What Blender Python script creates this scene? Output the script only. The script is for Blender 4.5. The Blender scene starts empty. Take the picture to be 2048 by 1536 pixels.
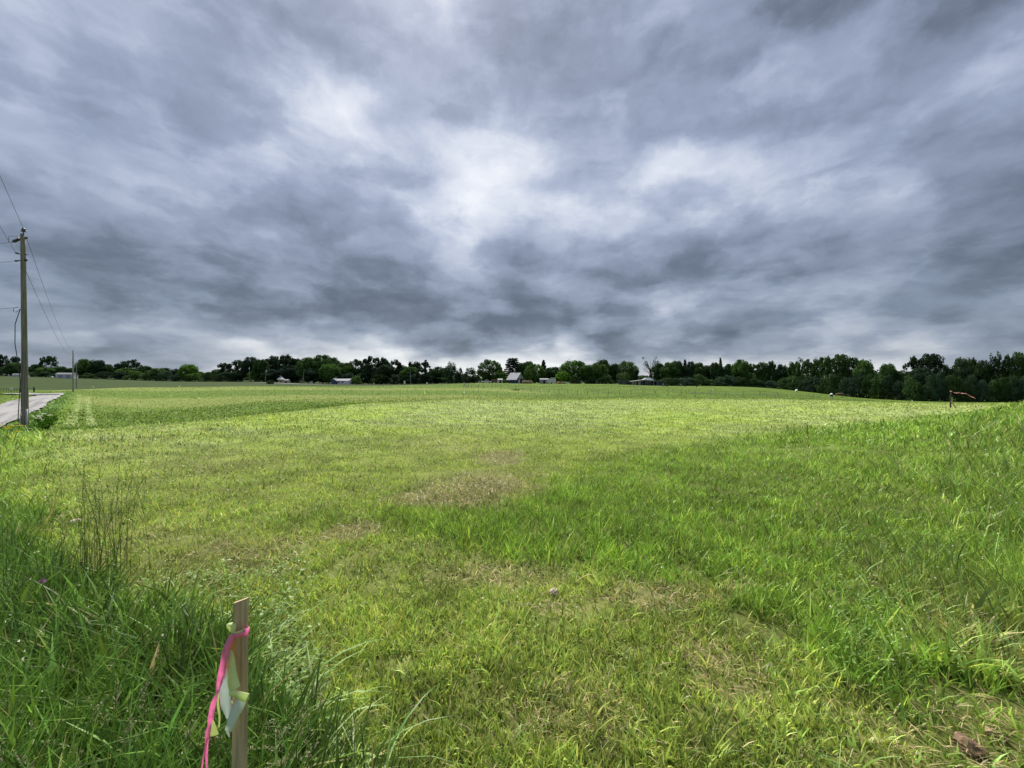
import bpy, math, random
import numpy as np
from mathutils import Vector

# ------------------------------------------------------------------ camera, sky, sun, exposure
scene = bpy.context.scene
COL = scene.collection
CAMZ, F = 1.6, 771.0            # eye height in metres, focal length in photo pixels (2048 wide)
cam_d = bpy.data.cameras.new("camera")
cam_d.sensor_width = 36.0
cam_d.lens = F / 2048 * 36
cam_d.clip_start = 0.05
cam_d.clip_end = 9000
cam = bpy.data.objects.new("camera", cam_d)
cam.location = (0, 0, CAMZ)
cam.rotation_euler = (math.radians(90), 0, 0)
COL.objects.link(cam)
scene.camera = cam

SUN_EL, SUN_AZ = math.radians(52), math.radians(-14)   # azimuth from +Y, negative = left
sun_d = bpy.data.lights.new("sun", 'SUN')
sun_d.energy = 1.5
sun_d.angle = math.radians(18)
sun_d.color = (1.0, 0.965, 0.90)
sun = bpy.data.objects.new("sun", sun_d)
sdir = Vector((math.sin(SUN_AZ) * math.cos(SUN_EL), math.cos(SUN_AZ) * math.cos(SUN_EL), math.sin(SUN_EL)))
sun.rotation_euler = sdir.to_track_quat('Z', 'Y').to_euler()
sun.location = (0, 0, 60)
COL.objects.link(sun)

scene.view_settings.view_transform = 'Standard'
scene.view_settings.look = 'None'
scene.view_settings.gamma = 1
scene.view_settings.exposure = 2.15
EXPO = 2 ** 2.15
scene.cycles.max_bounces = 6
scene.cycles.diffuse_bounces = 3
scene.cycles.transmission_bounces = 3
scene.cycles.transparent_max_bounces = 4


def pxdir(px, py):
    return Vector(((px - 1024) / F, 1.0, (768 - py) / F)).normalized()


def build_world():
    w = bpy.data.worlds.new("World")
    scene.world = w
    w.use_nodes = True
    nt = w.node_tree
    nt.nodes.clear()
    N, L = nt.nodes.new, nt.links.new

    def math_(op, a, b=None, c=None, clamp=False):
        n = N('ShaderNodeMath'); n.operation = op; n.use_clamp = clamp
        for i, v in enumerate((a, b, c)):
            if v is None: continue
            if isinstance(v, (int, float)): n.inputs[i].default_value = v
            else: L(v, n.inputs[i])
        return n.outputs[0]

    def noise(vec, scale, detail, rough, dist=0.0, lac=2.0):
        n = N('ShaderNodeTexNoise'); n.noise_dimensions = '3D'
        n.inputs['Scale'].default_value = scale; n.inputs['Detail'].default_value = detail
        n.inputs['Roughness'].default_value = rough; n.inputs['Distortion'].default_value = dist
        n.inputs['Lacunarity'].default_value = lac
        L(vec, n.inputs['Vector'])
        return n

    tc = N('ShaderNodeTexCoord')
    sep = N('ShaderNodeSeparateXYZ'); L(tc.outputs['Generated'], sep.inputs[0])
    z = math_('MAXIMUM', sep.outputs[2], 0.0)

    def vmath(op, a, b=None, scale=None):
        n = N('ShaderNodeVectorMath'); n.operation = op
        L(a, n.inputs[0])
        if b is not None:
            if isinstance(b, (tuple, Vector)): n.inputs[1].default_value = b
            else: L(b, n.inputs[1])
        if scale is not None: n.inputs['Scale'].default_value = scale
        return n.outputs['Value'] if op == 'DOT_PRODUCT' else n.outputs[0]

    # direction with the low sky stretched upward, so that billows keep their height near the horizon
    ZP, ZS = 0.72, 1.5
    cs = N('ShaderNodeCombineXYZ'); L(sep.outputs[0], cs.inputs[0]); L(sep.outputs[1], cs.inputs[1])
    L(math_('MULTIPLY', math_('POWER', z, ZP), ZS), cs.inputs[2])
    S = cs.outputs[0]
    zz = math_('ADD', z, 0.30)
    cd = N('ShaderNodeCombineXYZ'); L(math_('DIVIDE', sep.outputs[0], zz), cd.inputs[0]); L(math_('DIVIDE', sep.outputs[1], zz), cd.inputs[1])
    L(math_('MULTIPLY', z, 2.5), cd.inputs[2])
    D = cd.outputs[0]
    wn = noise(S, 7.0, 5, 0.58)
    wv = vmath('SUBTRACT', wn.outputs['Color'], (.5, .5, .5))
    DW = vmath('ADD', D, vmath('SCALE', wv, scale=0.16))
    n1 = noise(DW, 3.6, 7, 0.54)
    n1b = noise(vmath('ADD', DW, (0.045, 0.05, -0.03)), 3.6, 6, 0.54)
    n2 = noise(vmath('ADD', S, vmath('SCALE', wv, scale=0.10)), 10.0, 6, 0.58)
    emb = math_('SUBTRACT', n1b.outputs[0], n1.outputs[0])
    crisp = N('ShaderNodeMapRange'); crisp.interpolation_type = 'SMOOTHSTEP'; L(n1.outputs[0], crisp.inputs[0])
    crisp.inputs[1].default_value = .40; crisp.inputs[2].default_value = .60
    v = math_('MULTIPLY_ADD', crisp.outputs[0], SKY_A, -SKY_A / 2)
    v = math_('MULTIPLY_ADD', emb, SKY_E, v)
    v = math_('MULTIPLY_ADD', math_('SUBTRACT', n2.outputs[0], 0.5), SKY_B, v)
    # puffs: rounded cells with darker seams
    vo = N('ShaderNodeTexVoronoi'); vo.feature = 'SMOOTH_F1'; vo.inputs['Scale'].default_value = 3.6; vo.inputs['Smoothness'].default_value = .75
    vo.inputs['Detail'].default_value = 1.0; vo.inputs['Roughness'].default_value = .45
    L(vmath('ADD', DW, vmath('SCALE', wv, scale=0.22)), vo.inputs['Vector'])
    v = math_('MULTIPLY_ADD', math_('SUBTRACT', 0.52, vo.outputs['Distance']), SKY_V, v)
    # where the deck is thin and bright or thick and dark: soft-weighted average over known sky directions
    K = 230.5
    nrm = vmath('NORMALIZE', vmath('ADD', S, vmath('MULTIPLY', vmath('SCALE', wv, scale=SKY_W), (1.0, 1.0, .8))))
    bs = []
    for (px, py, g) in SKY_POINTS:
        d = pxdir(px, py)
        bs.append(Vector((d.x, d.y, ZS * max(d.z, 0) ** ZP)).normalized())
    BA = np.array([tuple(b) for b in bs]); W = np.clip(BA @ BA.T, 0, 1) ** K
    FL = 0.01
    Wn = W / (W.sum(1, keepdims=True) + FL)
    g0 = (np.array([p[2] for p in SKY_POINTS]) - 110) / 125
    rhs = g0 - FL * .34 / (W.sum(1) + FL)
    gv = np.linalg.solve(Wn.T @ Wn + .09 * np.eye(len(g0)), Wn.T @ rhs + .09 * g0)
    num_s, den_s = 0.34 * FL, FL
    for b, g in zip(bs, gv):
        e = math_('POWER', vmath('DOT_PRODUCT', nrm, b), K)
        num_s = math_('MULTIPLY_ADD', e, float(g), num_s)
        den_s = math_('ADD', e, den_s)
    v = math_('ADD', v, math_('DIVIDE', num_s, den_s))            # 0 dark .. 1 bright
    v = math_('MULTIPLY_ADD', v, 0.92, 0.06)
    lin = lambda c: tuple((x / 255 / 12.92 if x / 255 < .04045 else ((x / 255 + .055) / 1.055) ** 2.4) for x in c)
    def mkramp(stops):
        ramp = N('ShaderNodeValToRGB'); L(v, ramp.inputs[0]); cr = ramp.color_ramp
        while len(cr.elements) < len(stops): cr.elements.new(0.5)
        for e, (p, c) in zip(cr.elements, stops):
            e.position = p; e.color = (*lin(c), 1)
        return ramp.outputs[0]
    hi = mkramp([(0.0, (90, 99, 116)), (0.12, (106, 115, 133)), (0.26, (130, 141, 163)), (0.42, (151, 162, 186)), (0.58, (177, 187, 209)), (0.74, (206, 213, 227)), (1.0, (240, 244, 250))])
    lo = mkramp([(0.0, (84, 96, 112)), (0.12, (100, 111, 128)), (0.26, (122, 134, 153)), (0.42, (145, 156, 173)), (0.58, (171, 179, 192)), (0.74, (201, 206, 213)), (1.0, (236, 239, 241))])
    hz_ = N('ShaderNodeMapRange'); L(z, hz_.inputs[0]); hz_.inputs[1].default_value = .04; hz_.inputs[2].default_value = .4
    mxs = N('ShaderNodeMix'); mxs.data_type = 'RGBA'; L(hz_.outputs[0], mxs.inputs[0]); L(lo, mxs.inputs[6]); L(hi, mxs.inputs[7])
    class ramp: outputs = [mxs.outputs[2]]
    # a whisper of clear-air sky through the cloud
    sky = N('ShaderNodeTexSky'); sky.sky_type = 'NISHITA'; sky.sun_disc = False
    sky.sun_elevation = SUN_EL; sky.sun_rotation = SUN_AZ
    sb = N('ShaderNodeVectorMath'); sb.operation = 'SCALE'; L(sky.outputs[0], sb.inputs[0]); sb.inputs['Scale'].default_value = 0.02
    cb = N('ShaderNodeVectorMath'); cb.operation = 'SCALE'; L(ramp.outputs[0], cb.inputs[0]); cb.inputs['Scale'].default_value = 0.98 / 0.1 / EXPO
    tot = N('ShaderNodeVectorMath'); tot.operation = 'ADD'; L(sb.outputs[0], tot.inputs[0]); L(cb.outputs[0], tot.inputs[1])
    bg = N('ShaderNodeBackground'); L(tot.outputs[0], bg.inputs[0]); bg.inputs[1].default_value = 0.1
    out = N('ShaderNodeOutputWorld'); L(bg.outputs[0], out.inputs[0])
    w.cycles.sampling_method = 'MANUAL'
    w.cycles.sample_map_resolution = 512


SKY_A, SKY_B, SKY_E, SKY_W, SKY_V = 0.20, 0.42, 0.30, 0.085, 0.34
SKY_POINTS = [tuple(float(q) for q in p.split(',')) for p in '''
0,20,185 120,30,205 270,25,215 400,30,175 560,30,160 680,30,160 880,30,192 1030,20,165 1200,20,165 1370,20,158 1480,20,140 1560,40,165 1680,40,145 1850,50,150 2048,20,155
0,90,178 120,130,160 250,110,165 380,120,165 500,90,168 700,130,172 900,90,178 1100,110,170 1280,110,165 1370,150,138 1550,110,158 1700,110,148 1900,100,150 2040,110,152
0,180,155 200,170,158 330,165,145 480,180,172 640,215,222 800,190,165 900,210,152 1040,190,155 1100,225,132 1200,200,148 1380,200,134 1430,160,165 1560,180,145 1740,160,172 1850,195,146 1980,180,162
0,230,160 90,280,184 210,270,156 310,280,188 430,290,182 540,290,163 720,260,196 830,270,178 960,300,232 1025,310,256 1080,300,238 1190,290,146 1260,270,180 1400,270,148 1560,265,148 1700,260,165 1900,240,178 2030,200,182 1990,290,155
0,340,168 120,360,148 280,350,156 400,370,160 510,320,192 620,360,163 730,350,208 850,380,163 960,400,198 1060,375,168 1180,370,168 1290,380,197 1410,340,235 1540,375,225 1740,360,190 1850,360,153 2040,340,150
100,440,150 250,420,152 400,450,165 540,430,152 680,470,148 800,430,170 920,440,242 1050,415,164 1120,440,250 1240,420,213 1340,430,168 1500,420,164 1620,430,153 1780,430,160 1950,410,148
60,510,136 180,505,130 180,545,152 330,520,142 480,530,140 620,500,148 780,510,138 900,510,148 960,540,166 1100,510,128 1230,500,162 1400,510,145 1550,500,133 1650,510,122 1850,500,132 2030,500,128
20,590,140 120,600,130 280,600,120 450,580,133 560,590,155 700,600,136 820,590,128 930,560,172 1020,600,130 1150,570,162 1250,560,135 1420,580,172 1570,580,166 1680,590,167 1850,560,150 2030,580,145
60,640,160 200,635,184 320,650,158 420,640,120 560,640,120 760,620,116 700,645,135 880,650,130 1010,650,124 1100,660,122 1220,640,134 1330,640,166 1380,640,188 1500,640,143 1690,625,183 1800,640,138 1880,640,178 2000,640,143
60,690,138 200,670,194 280,700,126 400,680,187 500,690,200 650,675,182 780,665,165 760,690,208 880,690,126 1000,690,126 1080,690,185 1200,690,126 1380,680,122 1480,670,122 1600,690,143 1750,680,150 1850,690,180 2000,690,150
60,720,165 220,730,168 350,712,136 450,735,183 650,710,208 850,725,218 1000,715,224 1130,700,235 1300,705,165 1420,725,208 1600,715,203 1750,730,212 1900,720,190 2030,700,160'''.split()]
build_world()

# ------------------------------------------------------------------ small tools
def ss(a, b, x):
    t = np.clip((x - a) / (b - a), 0, 1)
    return t * t * (3 - 2 * t)


def _hash(ix, iy, seed):
    h = (ix.astype(np.int64) * 374761393 + iy.astype(np.int64) * 668265263 + seed * 1442695041) & 0xffffffff
    h = ((h ^ (h >> 13)) * 1274126177) & 0xffffffff
    return ((h ^ (h >> 16)) & 0xffffff) / float(0xffffff)


def vnoise(x, y, s, seed=0):
    x = np.asarray(x, float) / s; y = np.asarray(y, float) / s
    ix, iy = np.floor(x), np.floor(y)
    fx, fy = x - ix, y - iy
    fx = fx * fx * (3 - 2 * fx); fy = fy * fy * (3 - 2 * fy)
    a, b = _hash(ix, iy, seed), _hash(ix + 1, iy, seed)
    c, d = _hash(ix, iy + 1, seed), _hash(ix + 1, iy + 1, seed)
    return (a * (1 - fx) + b * fx) * (1 - fy) + (c * (1 - fx) + d * fx) * fy


def fbm(x, y, s, seed=0, octv=4):
    v, a, t = 0, 1, 0
    for o in range(octv):
        v = v + a * vnoise(x, y, s / 2 ** o, seed + o * 17); t += a; a *= .5
    return v / t


def srgb(r, g, b):
    return tuple((x / 255 / 12.92 if x / 255 < .04045 else ((x / 255 + .055) / 1.055) ** 2.4) for x in (r, g, b))


# ------------------------------------------------------------------ terrain
POLE_A = np.array([-24.8, 19.6]); PDIR = np.array([-0.743, 0.669]); PNORM = np.array([0.669, 0.743])


def road_uv(x, y):
    dx, dy = x - POLE_A[0], y - POLE_A[1]
    return dx * PDIR[0] + dy * PDIR[1], dx * PNORM[0] + dy * PNORM[1]     # along, across (right +)


def zof(py, d):
    return CAMZ - (py - 768) / F * d


ctrl = []
def cpx(px, py, d): ctrl.append(((px - 1024) / F * d, d, zof(py, d)))
def cz(px, d, z): ctrl.append(((px - 1024) / F * d, d, z))
for r in (1, 3, 6):
    for a in range(0, 360, 60): ctrl.append((r * math.cos(math.radians(a)), r * math.sin(math.radians(a)), 0.0))
for r in (12, 40, 150, 600, 2500):
    for a in (200, 235, 270, 305, 340): ctrl.append((r * math.cos(math.radians(a)), r * math.sin(math.radians(a)), 0.2))
# the near hill
for px, dc in ((330, 13.5), (560, 19), (750, 28), (950, 38), (1250, 42), (1550, 40), (1850, 32)):
    cz(px, dc * .5, 0.0)
cpx(0, 880, 10); cpx(0, 858, 19); cpx(160, 866, 13); cpx(330, 850, 15.5); cpx(560, 826, 21.5); cpx(750, 806, 31); cpx(950, 799, 38)
cpx(1250, 799, 40); cpx(1550, 800, 38); cpx(1900, 812, 27); cpx(1900, 808, 34)
# behind it
cz(51, 19.6, -0.62); cpx(0, 813, 38); cpx(59, 826, 29.5); cpx(100, 800, 52); cpx(146, 783, 95); cpx(153, 776, 160); cpx(0, 787, 100)
cpx(250, 856, 22); cpx(250, 826, 42); cpx(250, 803, 64); cpx(250, 786, 92); cpx(250, 776, 125)
cpx(500, 834, 28); cpx(500, 810, 45); cpx(500, 793, 68); cpx(500, 780, 98); cpx(500, 773, 125)
cpx(750, 807, 42); cpx(750, 795, 60); cpx(750, 782, 92); cpx(750, 773, 140)
cpx(930, 801, 50); cpx(930, 793, 62); cpx(930, 775, 118); cpx(1150, 800, 56); cpx(1150, 791, 88); cpx(1150, 770, 160)
cpx(1500, 800, 60); cpx(1500, 793, 85); cpx(1500, 778, 150); cpx(1663, 801, 60); cpx(1663, 796, 108); cpx(1663, 792, 128)
cpx(1850, 812, 60); cpx(1850, 804, 120); cpx(2048, 810, 60); cpx(2048, 806, 110); cpx(2300, 806, 110)
# far
cpx(-200, 750, 330); cpx(0, 752, 330); cpx(200, 757, 330); cpx(350, 762, 320); cpx(500, 763.5, 300); cpx(620, 767, 280); cpx(750, 769, 270)
cpx(880, 767.5, 245); cpx(980, 766, 228); cpx(1100, 767.5, 225); cpx(1250, 769, 215); cpx(1330, 771.5, 200); cpx(1500, 774, 190); cpx(1700, 795, 140)
for px in (-400, 0, 400): cz(px, 600, 12); cz(px, 2500, 20)
for px in (800, 1200): cz(px, 600, 4); cz(px, 2500, 14)
for px in (1600, 2000, 2400): cz(px, 500, 0); cz(px, 2500, 10)
for a in (10, -5, 170, 190): ctrl.append((100 * math.cos(math.radians(a)), 100 * math.sin(math.radians(a)), -1.0))
for a in (0, 180): ctrl.append((600 * math.cos(math.radians(a)), 600 * math.sin(math.radians(a)), 5))
ctrl.append((14, 11, 0.35)); ctrl.append((21, 14, 0.45)); ctrl.append((33, 20, 0.5)); ctrl.append((8, 7, 0.05)); ctrl.append((12, 5, 0.25))


def warp(x, y):
    r = np.hypot(x, y) + 1e-9
    q = np.log1p(r / 6.0)
    return x / r * q, y / r * q


CP = np.array(ctrl, float)
_cx, _cy = warp(CP[:, 0], CP[:, 1])


def _tps(d2):
    return 0.5 * d2 * np.log(d2 + 1e-12)


def _fit():
    n = len(CP)
    K = _tps((_cx[:, None] - _cx[None]) ** 2 + (_cy[:, None] - _cy[None]) ** 2) + np.eye(n) * 1e-4
    Pm = np.c_[np.ones(n), _cx, _cy]
    A = np.block([[K, Pm], [Pm.T, np.zeros((3, 3))]])
    return np.linalg.solve(A, np.r_[CP[:, 2], 0, 0, 0])


TW = _fit()


def H0(x, y):
    x = np.asarray(x, float); y = np.asarray(y, float)
    sh = x.shape
    x, y = x.ravel(), y.ravel()
    out = np.empty(len(x))
    for i in range(0, len(x), 40000):
        wx, wy = warp(x[i:i + 40000], y[i:i + 40000])
        K = _tps((wx[:, None] - _cx[None]) ** 2 + (wy[:, None] - _cy[None]) ** 2)
        out[i:i + 40000] = K @ TW[:-3] + TW[-3] + TW[-2] * wx + TW[-1] * wy
    return out.reshape(sh)


ROAD_R, ROAD_L = -0.9, -4.0


def Hm(x, y):
    """ground height"""
    x = np.asarray(x, float); y = np.asarray(y, float)
    r = np.hypot(x, y)
    z = H0(x, y)
    z = z + (fbm(x, y, 3.0, 5, 4) - .5) * 0.10 * ss(1, 5, r) + (fbm(x, y, 14, 9, 3) - .5) * 0.16 * ss(6, 25, r)
    t, s = road_uv(x, y)
    on = ss(ROAD_L - 1.0, ROAD_L - 0.2, s) * (1 - ss(ROAD_R + 0.2, ROAD_R + 1.0, s)) * (1 - ss(100, 106, t))
    return z - 0.16 * on


def hz(x, y):
    return float(Hm(np.array([x]), np.array([y]))[0])


def at(px, d, lift=0.0):
    """ground point seen in photo column px at depth d"""
    x = (px - 1024) / F * d
    return Vector((x, d, hz(x, d) + lift))


def wp_(px, py, d):
    return Vector(((px - 1024) / F * d, d, zof(py, d)))


# ------------------------------------------------------------------ object helpers
def tag(o, label=None, cat=None, group=None, kind=None):
    if label: o['label'] = label
    if cat: o['category'] = cat
    if group: o['group'] = group
    if kind: o['kind'] = kind
    return o


def empty(name, loc, rz=0.0):
    o = bpy.data.objects.new(name, None)
    o.location = loc; o.rotation_euler = (0, 0, rz); o.empty_display_size = 0.3
    COL.objects.link(o)
    return o


def mesh_np(name, verts, faces_flat, loop_tot, mat, parent=None, col=None, smooth=False):
    verts = np.ascontiguousarray(verts, np.float32)
    me = bpy.data.meshes.new(name)
    me.vertices.add(len(verts)); me.vertices.foreach_set('co', verts.ravel())
    me.loops.add(len(faces_flat)); me.loops.foreach_set('vertex_index', np.asarray(faces_flat, np.int32))
    lt = np.asarray(loop_tot, np.int32)
    me.polygons.add(len(lt))
    me.polygons.foreach_set('loop_start', np.r_[0, np.cumsum(lt)[:-1]].astype(np.int32))
    me.polygons.foreach_set('loop_total', lt)
    if smooth: me.polygons.foreach_set('use_smooth', np.ones(len(lt), bool))
    me.update(calc_edges=True)
    if col is not None:
        a = me.color_attributes.new('tint', 'FLOAT_COLOR', 'POINT')
        c = np.ones((len(verts), 4), np.float32); c[:, :col.shape[1]] = col
        a.data.foreach_set('color', c.ravel())
    me.materials.append(mat)
    o = bpy.data.objects.new(name, me)
    COL.objects.link(o)
    if parent: o.parent = parent
    return o


class MB:
    """collects simple solids into one mesh"""
    def __init__(s): s.v, s.f = [], []

    def add(s, vs, fs):
        b = len(s.v); s.v += [tuple(v) for v in vs]; s.f += [tuple(i + b for i in f) for f in fs]; return s

    def box(s, c, d, rz=0.0, taper=1.0):
        hx, hy, hz_ = d[0] / 2, d[1] / 2, d[2] / 2
        vs = []
        for zz, k in ((-hz_, 1), (hz_, taper)):
            for a, b in ((-1, -1), (1, -1), (1, 1), (-1, 1)):
                x, y = a * hx * k, b * hy * k
                vs.append((c[0] + x * math.cos(rz) - y * math.sin(rz), c[1] + x * math.sin(rz) + y * math.cos(rz), c[2] + zz))
        return s.add(vs, [(3, 2, 1, 0), (4, 5, 6, 7), (0, 1, 5, 4), (1, 2, 6, 5), (2, 3, 7, 6), (3, 0, 4, 7)])

    def prism(s, pts, y0, y1):
        """closed polygon in x,z extruded along y"""
        n = len(pts)
        vs = [(p[0], y0, p[1]) for p in pts] + [(p[0], y1, p[1]) for p in pts]
        return s.add(vs, [tuple(range(n)), tuple(reversed(range(n, 2 * n)))] + [(i, i + n, (i + 1) % n + n, (i + 1) % n) for i in range(n)])

    def tube(s, pts, rad, n=8, cap=True):
        pts = [Vector(p) for p in pts]
        if not hasattr(rad, '__len__'): rad = [rad] * len(pts)
        vs = []
        prev = None
        for i, p in enumerate(pts):
            t = (pts[min(i + 1, len(pts) - 1)] - pts[max(i - 1, 0)]).normalized()
            a = prev if prev else (Vector((1, 0, 0)) if abs(t.x) < .8 else Vector((0, 1, 0)))
            u = (a - t * a.dot(t)).normalized(); w = t.cross(u); prev = u
            for k in range(n):
                an = 2 * math.pi * k / n
                vs.append(p + (u * math.cos(an) + w * math.sin(an)) * rad[i])
        fs = []
        for i in range(len(pts) - 1):
            for k in range(n):
                fs.append((i * n + k, i * n + (k + 1) % n, (i + 1) * n + (k + 1) % n, (i + 1) * n + k))
        if cap: fs += [tuple(reversed(range(n))), tuple(range((len(pts) - 1) * n, len(pts) * n))]
        return s.add(vs, fs)

    def lathe(s, c, prof, n=16):
        vs = []
        for r, z in prof:
            for k in range(n):
                a = 2 * math.pi * k / n
                vs.append((c[0] + r * math.cos(a), c[1] + r * math.sin(a), c[2] + z))
        fs = [(i * n + k, i * n + (k + 1) % n, (i + 1) * n + (k + 1) % n, (i + 1) * n + k) for i in range(len(prof) - 1) for k in range(n)]
        fs += [tuple(reversed(range(n))), tuple(range((len(prof) - 1) * n, len(prof) * n))]
        return s.add(vs, fs)

    def build(s, name, mat, parent=None, smooth=False, bevel=0.0):
        me = bpy.data.meshes.new(name)
        me.from_pydata(s.v, [], s.f); me.update()
        if smooth:
            for p in me.polygons: p.use_smooth = True
        me.materials.append(mat)
        o = bpy.data.objects.new(name, me)
        COL.objects.link(o)
        if parent: o.parent = parent
        if bevel:
            m = o.modifiers.new('bevel', 'BEVEL'); m.width = bevel; m.segments = 2; m.limit_method = 'ANGLE'
        return o


# ------------------------------------------------------------------ materials
def new_mat(name):
    m = bpy.data.materials.new(name); m.use_nodes = True
    nt = m.node_tree
    return m, nt, nt.nodes.new, nt.links.new, nt.nodes['Principled BSDF']


def plain(name, c, rough=.7, var=.25, scale=6, bump=.2, metal=0, stretch=(1, 1, 1), c2=None, spec=.4):
    m, nt, N, L, P = new_mat(name)
    tc = N('ShaderNodeTexCoord'); mp = N('ShaderNodeMapping'); mp.inputs['Scale'].default_value = stretch
    L(tc.outputs['Object'], mp.inputs[0])
    n = N('ShaderNodeTexNoise'); n.inputs['Scale'].default_value = scale; n.inputs['Detail'].default_value = 6
    L(mp.outputs[0], n.inputs['Vector'])
    mx = N('ShaderNodeMix'); mx.data_type = 'RGBA'
    cc = c2 if c2 else tuple(x * (1 - var) for x in c)
    mx.inputs[6].default_value = (*cc, 1); mx.inputs[7].default_value = (*[min(1, x * (1 + var)) for x in c], 1)
    r = N('ShaderNodeMapRange'); r.inputs[1].default_value = .35; r.inputs[2].default_value = .65
    L(n.outputs[0], r.inputs[0]); L(r.outputs[0], mx.inputs[0]); L(mx.outputs[2], P.inputs['Base Color'])
    P.inputs['Roughness'].default_value = rough; P.inputs['Metallic'].default_value = metal
    P.inputs['Specular IOR Level'].default_value = spec
    if bump:
        b = N('ShaderNodeBump'); b.inputs['Strength'].default_value = bump; b.inputs['Distance'].default_value = .01
        L(n.outputs[0], b.inputs['Height']); L(b.outputs[0], P.inputs['Normal'])
    return m


def blade_mat(name, trans=.35, noise_amt=.22, scale=9.0, rough=.5, attr=True, base=(1, 1, 1), rnd=0.0, spec=.3):
    m, nt, N, L, P = new_mat(name)
    if attr:
        a = N('ShaderNodeAttribute'); a.attribute_name = 'tint'; csrc = a.outputs['Color']
    else:
        a = N('ShaderNodeRGB'); a.outputs[0].default_value = (*base, 1); csrc = a.outputs[0]
    g = N('ShaderNodeNewGeometry')
    n = N('ShaderNodeTexNoise'); n.inputs['Scale'].default_value = scale; n.inputs['Detail'].default_value = 2
    L(g.outputs['Position'], n.inputs['Vector'])
    r = N('ShaderNodeMapRange'); r.inputs[1].default_value = .3; r.inputs[2].default_value = .7
    r.inputs[3].default_value = 1 - noise_amt; r.inputs[4].default_value = 1 + noise_amt
    L(n.outputs[0], r.inputs[0])
    sc = N('ShaderNodeVectorMath'); sc.operation = 'SCALE'; L(csrc, sc.inputs[0])
    if rnd:
        oi = N('ShaderNodeObjectInfo')
        r2 = N('ShaderNodeMapRange'); r2.inputs[3].default_value = 1 - rnd; r2.inputs[4].default_value = 1 + rnd
        L(oi.outputs['Random'], r2.inputs[0])
        mu = N('ShaderNodeMath'); mu.operation = 'MULTIPLY'; L(r.outputs[0], mu.inputs[0]); L(r2.outputs[0], mu.inputs[1])
        L(mu.outputs[0], sc.inputs['Scale'])
    else:
        L(r.outputs[0], sc.inputs['Scale'])
    L(sc.outputs[0], P.inputs['Base Color'])
    P.inputs['Roughness'].default_value = rough; P.inputs['Specular IOR Level'].default_value = spec
    t = N('ShaderNodeBsdfTranslucent'); L(sc.outputs[0], t.inputs[0])
    mx = N('ShaderNodeMixShader'); mx.inputs[0].default_value = trans
    L(P.outputs[0], mx.inputs[1]); L(t.outputs[0], mx.inputs[2])
    L(mx.outputs[0], nt.nodes['Material Output'].inputs[0])
    return m


def ground_mat():
    m, nt, N, L, P = new_mat('ground_soil_and_turf')
    a = N('ShaderNodeAttribute'); a.attribute_name = 'tint'
    g = N('ShaderNodeNewGeometry')
    def nz(s, d, rough=.6):
        n = N('ShaderNodeTexNoise'); n.inputs['Scale'].default_value = s; n.inputs['Detail'].default_value = d
        n.inputs['Roughness'].default_value = rough
        L(g.outputs['Position'], n.inputs['Vector']); return n
    n1, n2, n3 = nz(30, 6, .7), nz(1.6, 8, .7), nz(.25, 5, .6)
    def mr(n, lo, hi):
        r = N('ShaderNodeMapRange'); r.inputs[1].default_value = .3; r.inputs[2].default_value = .7
        r.inputs[3].default_value = lo; r.inputs[4].default_value = hi; L(n.outputs[0], r.inputs[0]); return r.outputs[0]
    m1 = N('ShaderNodeMath'); m1.operation = 'MULTIPLY'; L(mr(n1, .7, 1.3), m1.inputs[0]); L(mr(n2, .72, 1.28), m1.inputs[1])
    m2 = N('ShaderNodeMath'); m2.operation = 'MULTIPLY'; L(m1.outputs[0], m2.inputs[0]); L(mr(n3, .9, 1.1), m2.inputs[1])
    sc = N('ShaderNodeVectorMath'); sc.operation = 'SCALE'; L(a.outputs['Color'], sc.inputs[0]); L(m2.outputs[0], sc.inputs['Scale'])
    L(sc.outputs[0], P.inputs['Base Color'])
    P.inputs['Roughness'].default_value = .95; P.inputs['Specular IOR Level'].default_value = .1
    b = N('ShaderNodeBump'); b.inputs['Strength'].default_value = .7; b.inputs['Distance'].default_value = .05
    L(n2.outputs[0], b.inputs['Height']); L(b.outputs[0], P.inputs['Normal'])
    return m


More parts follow.
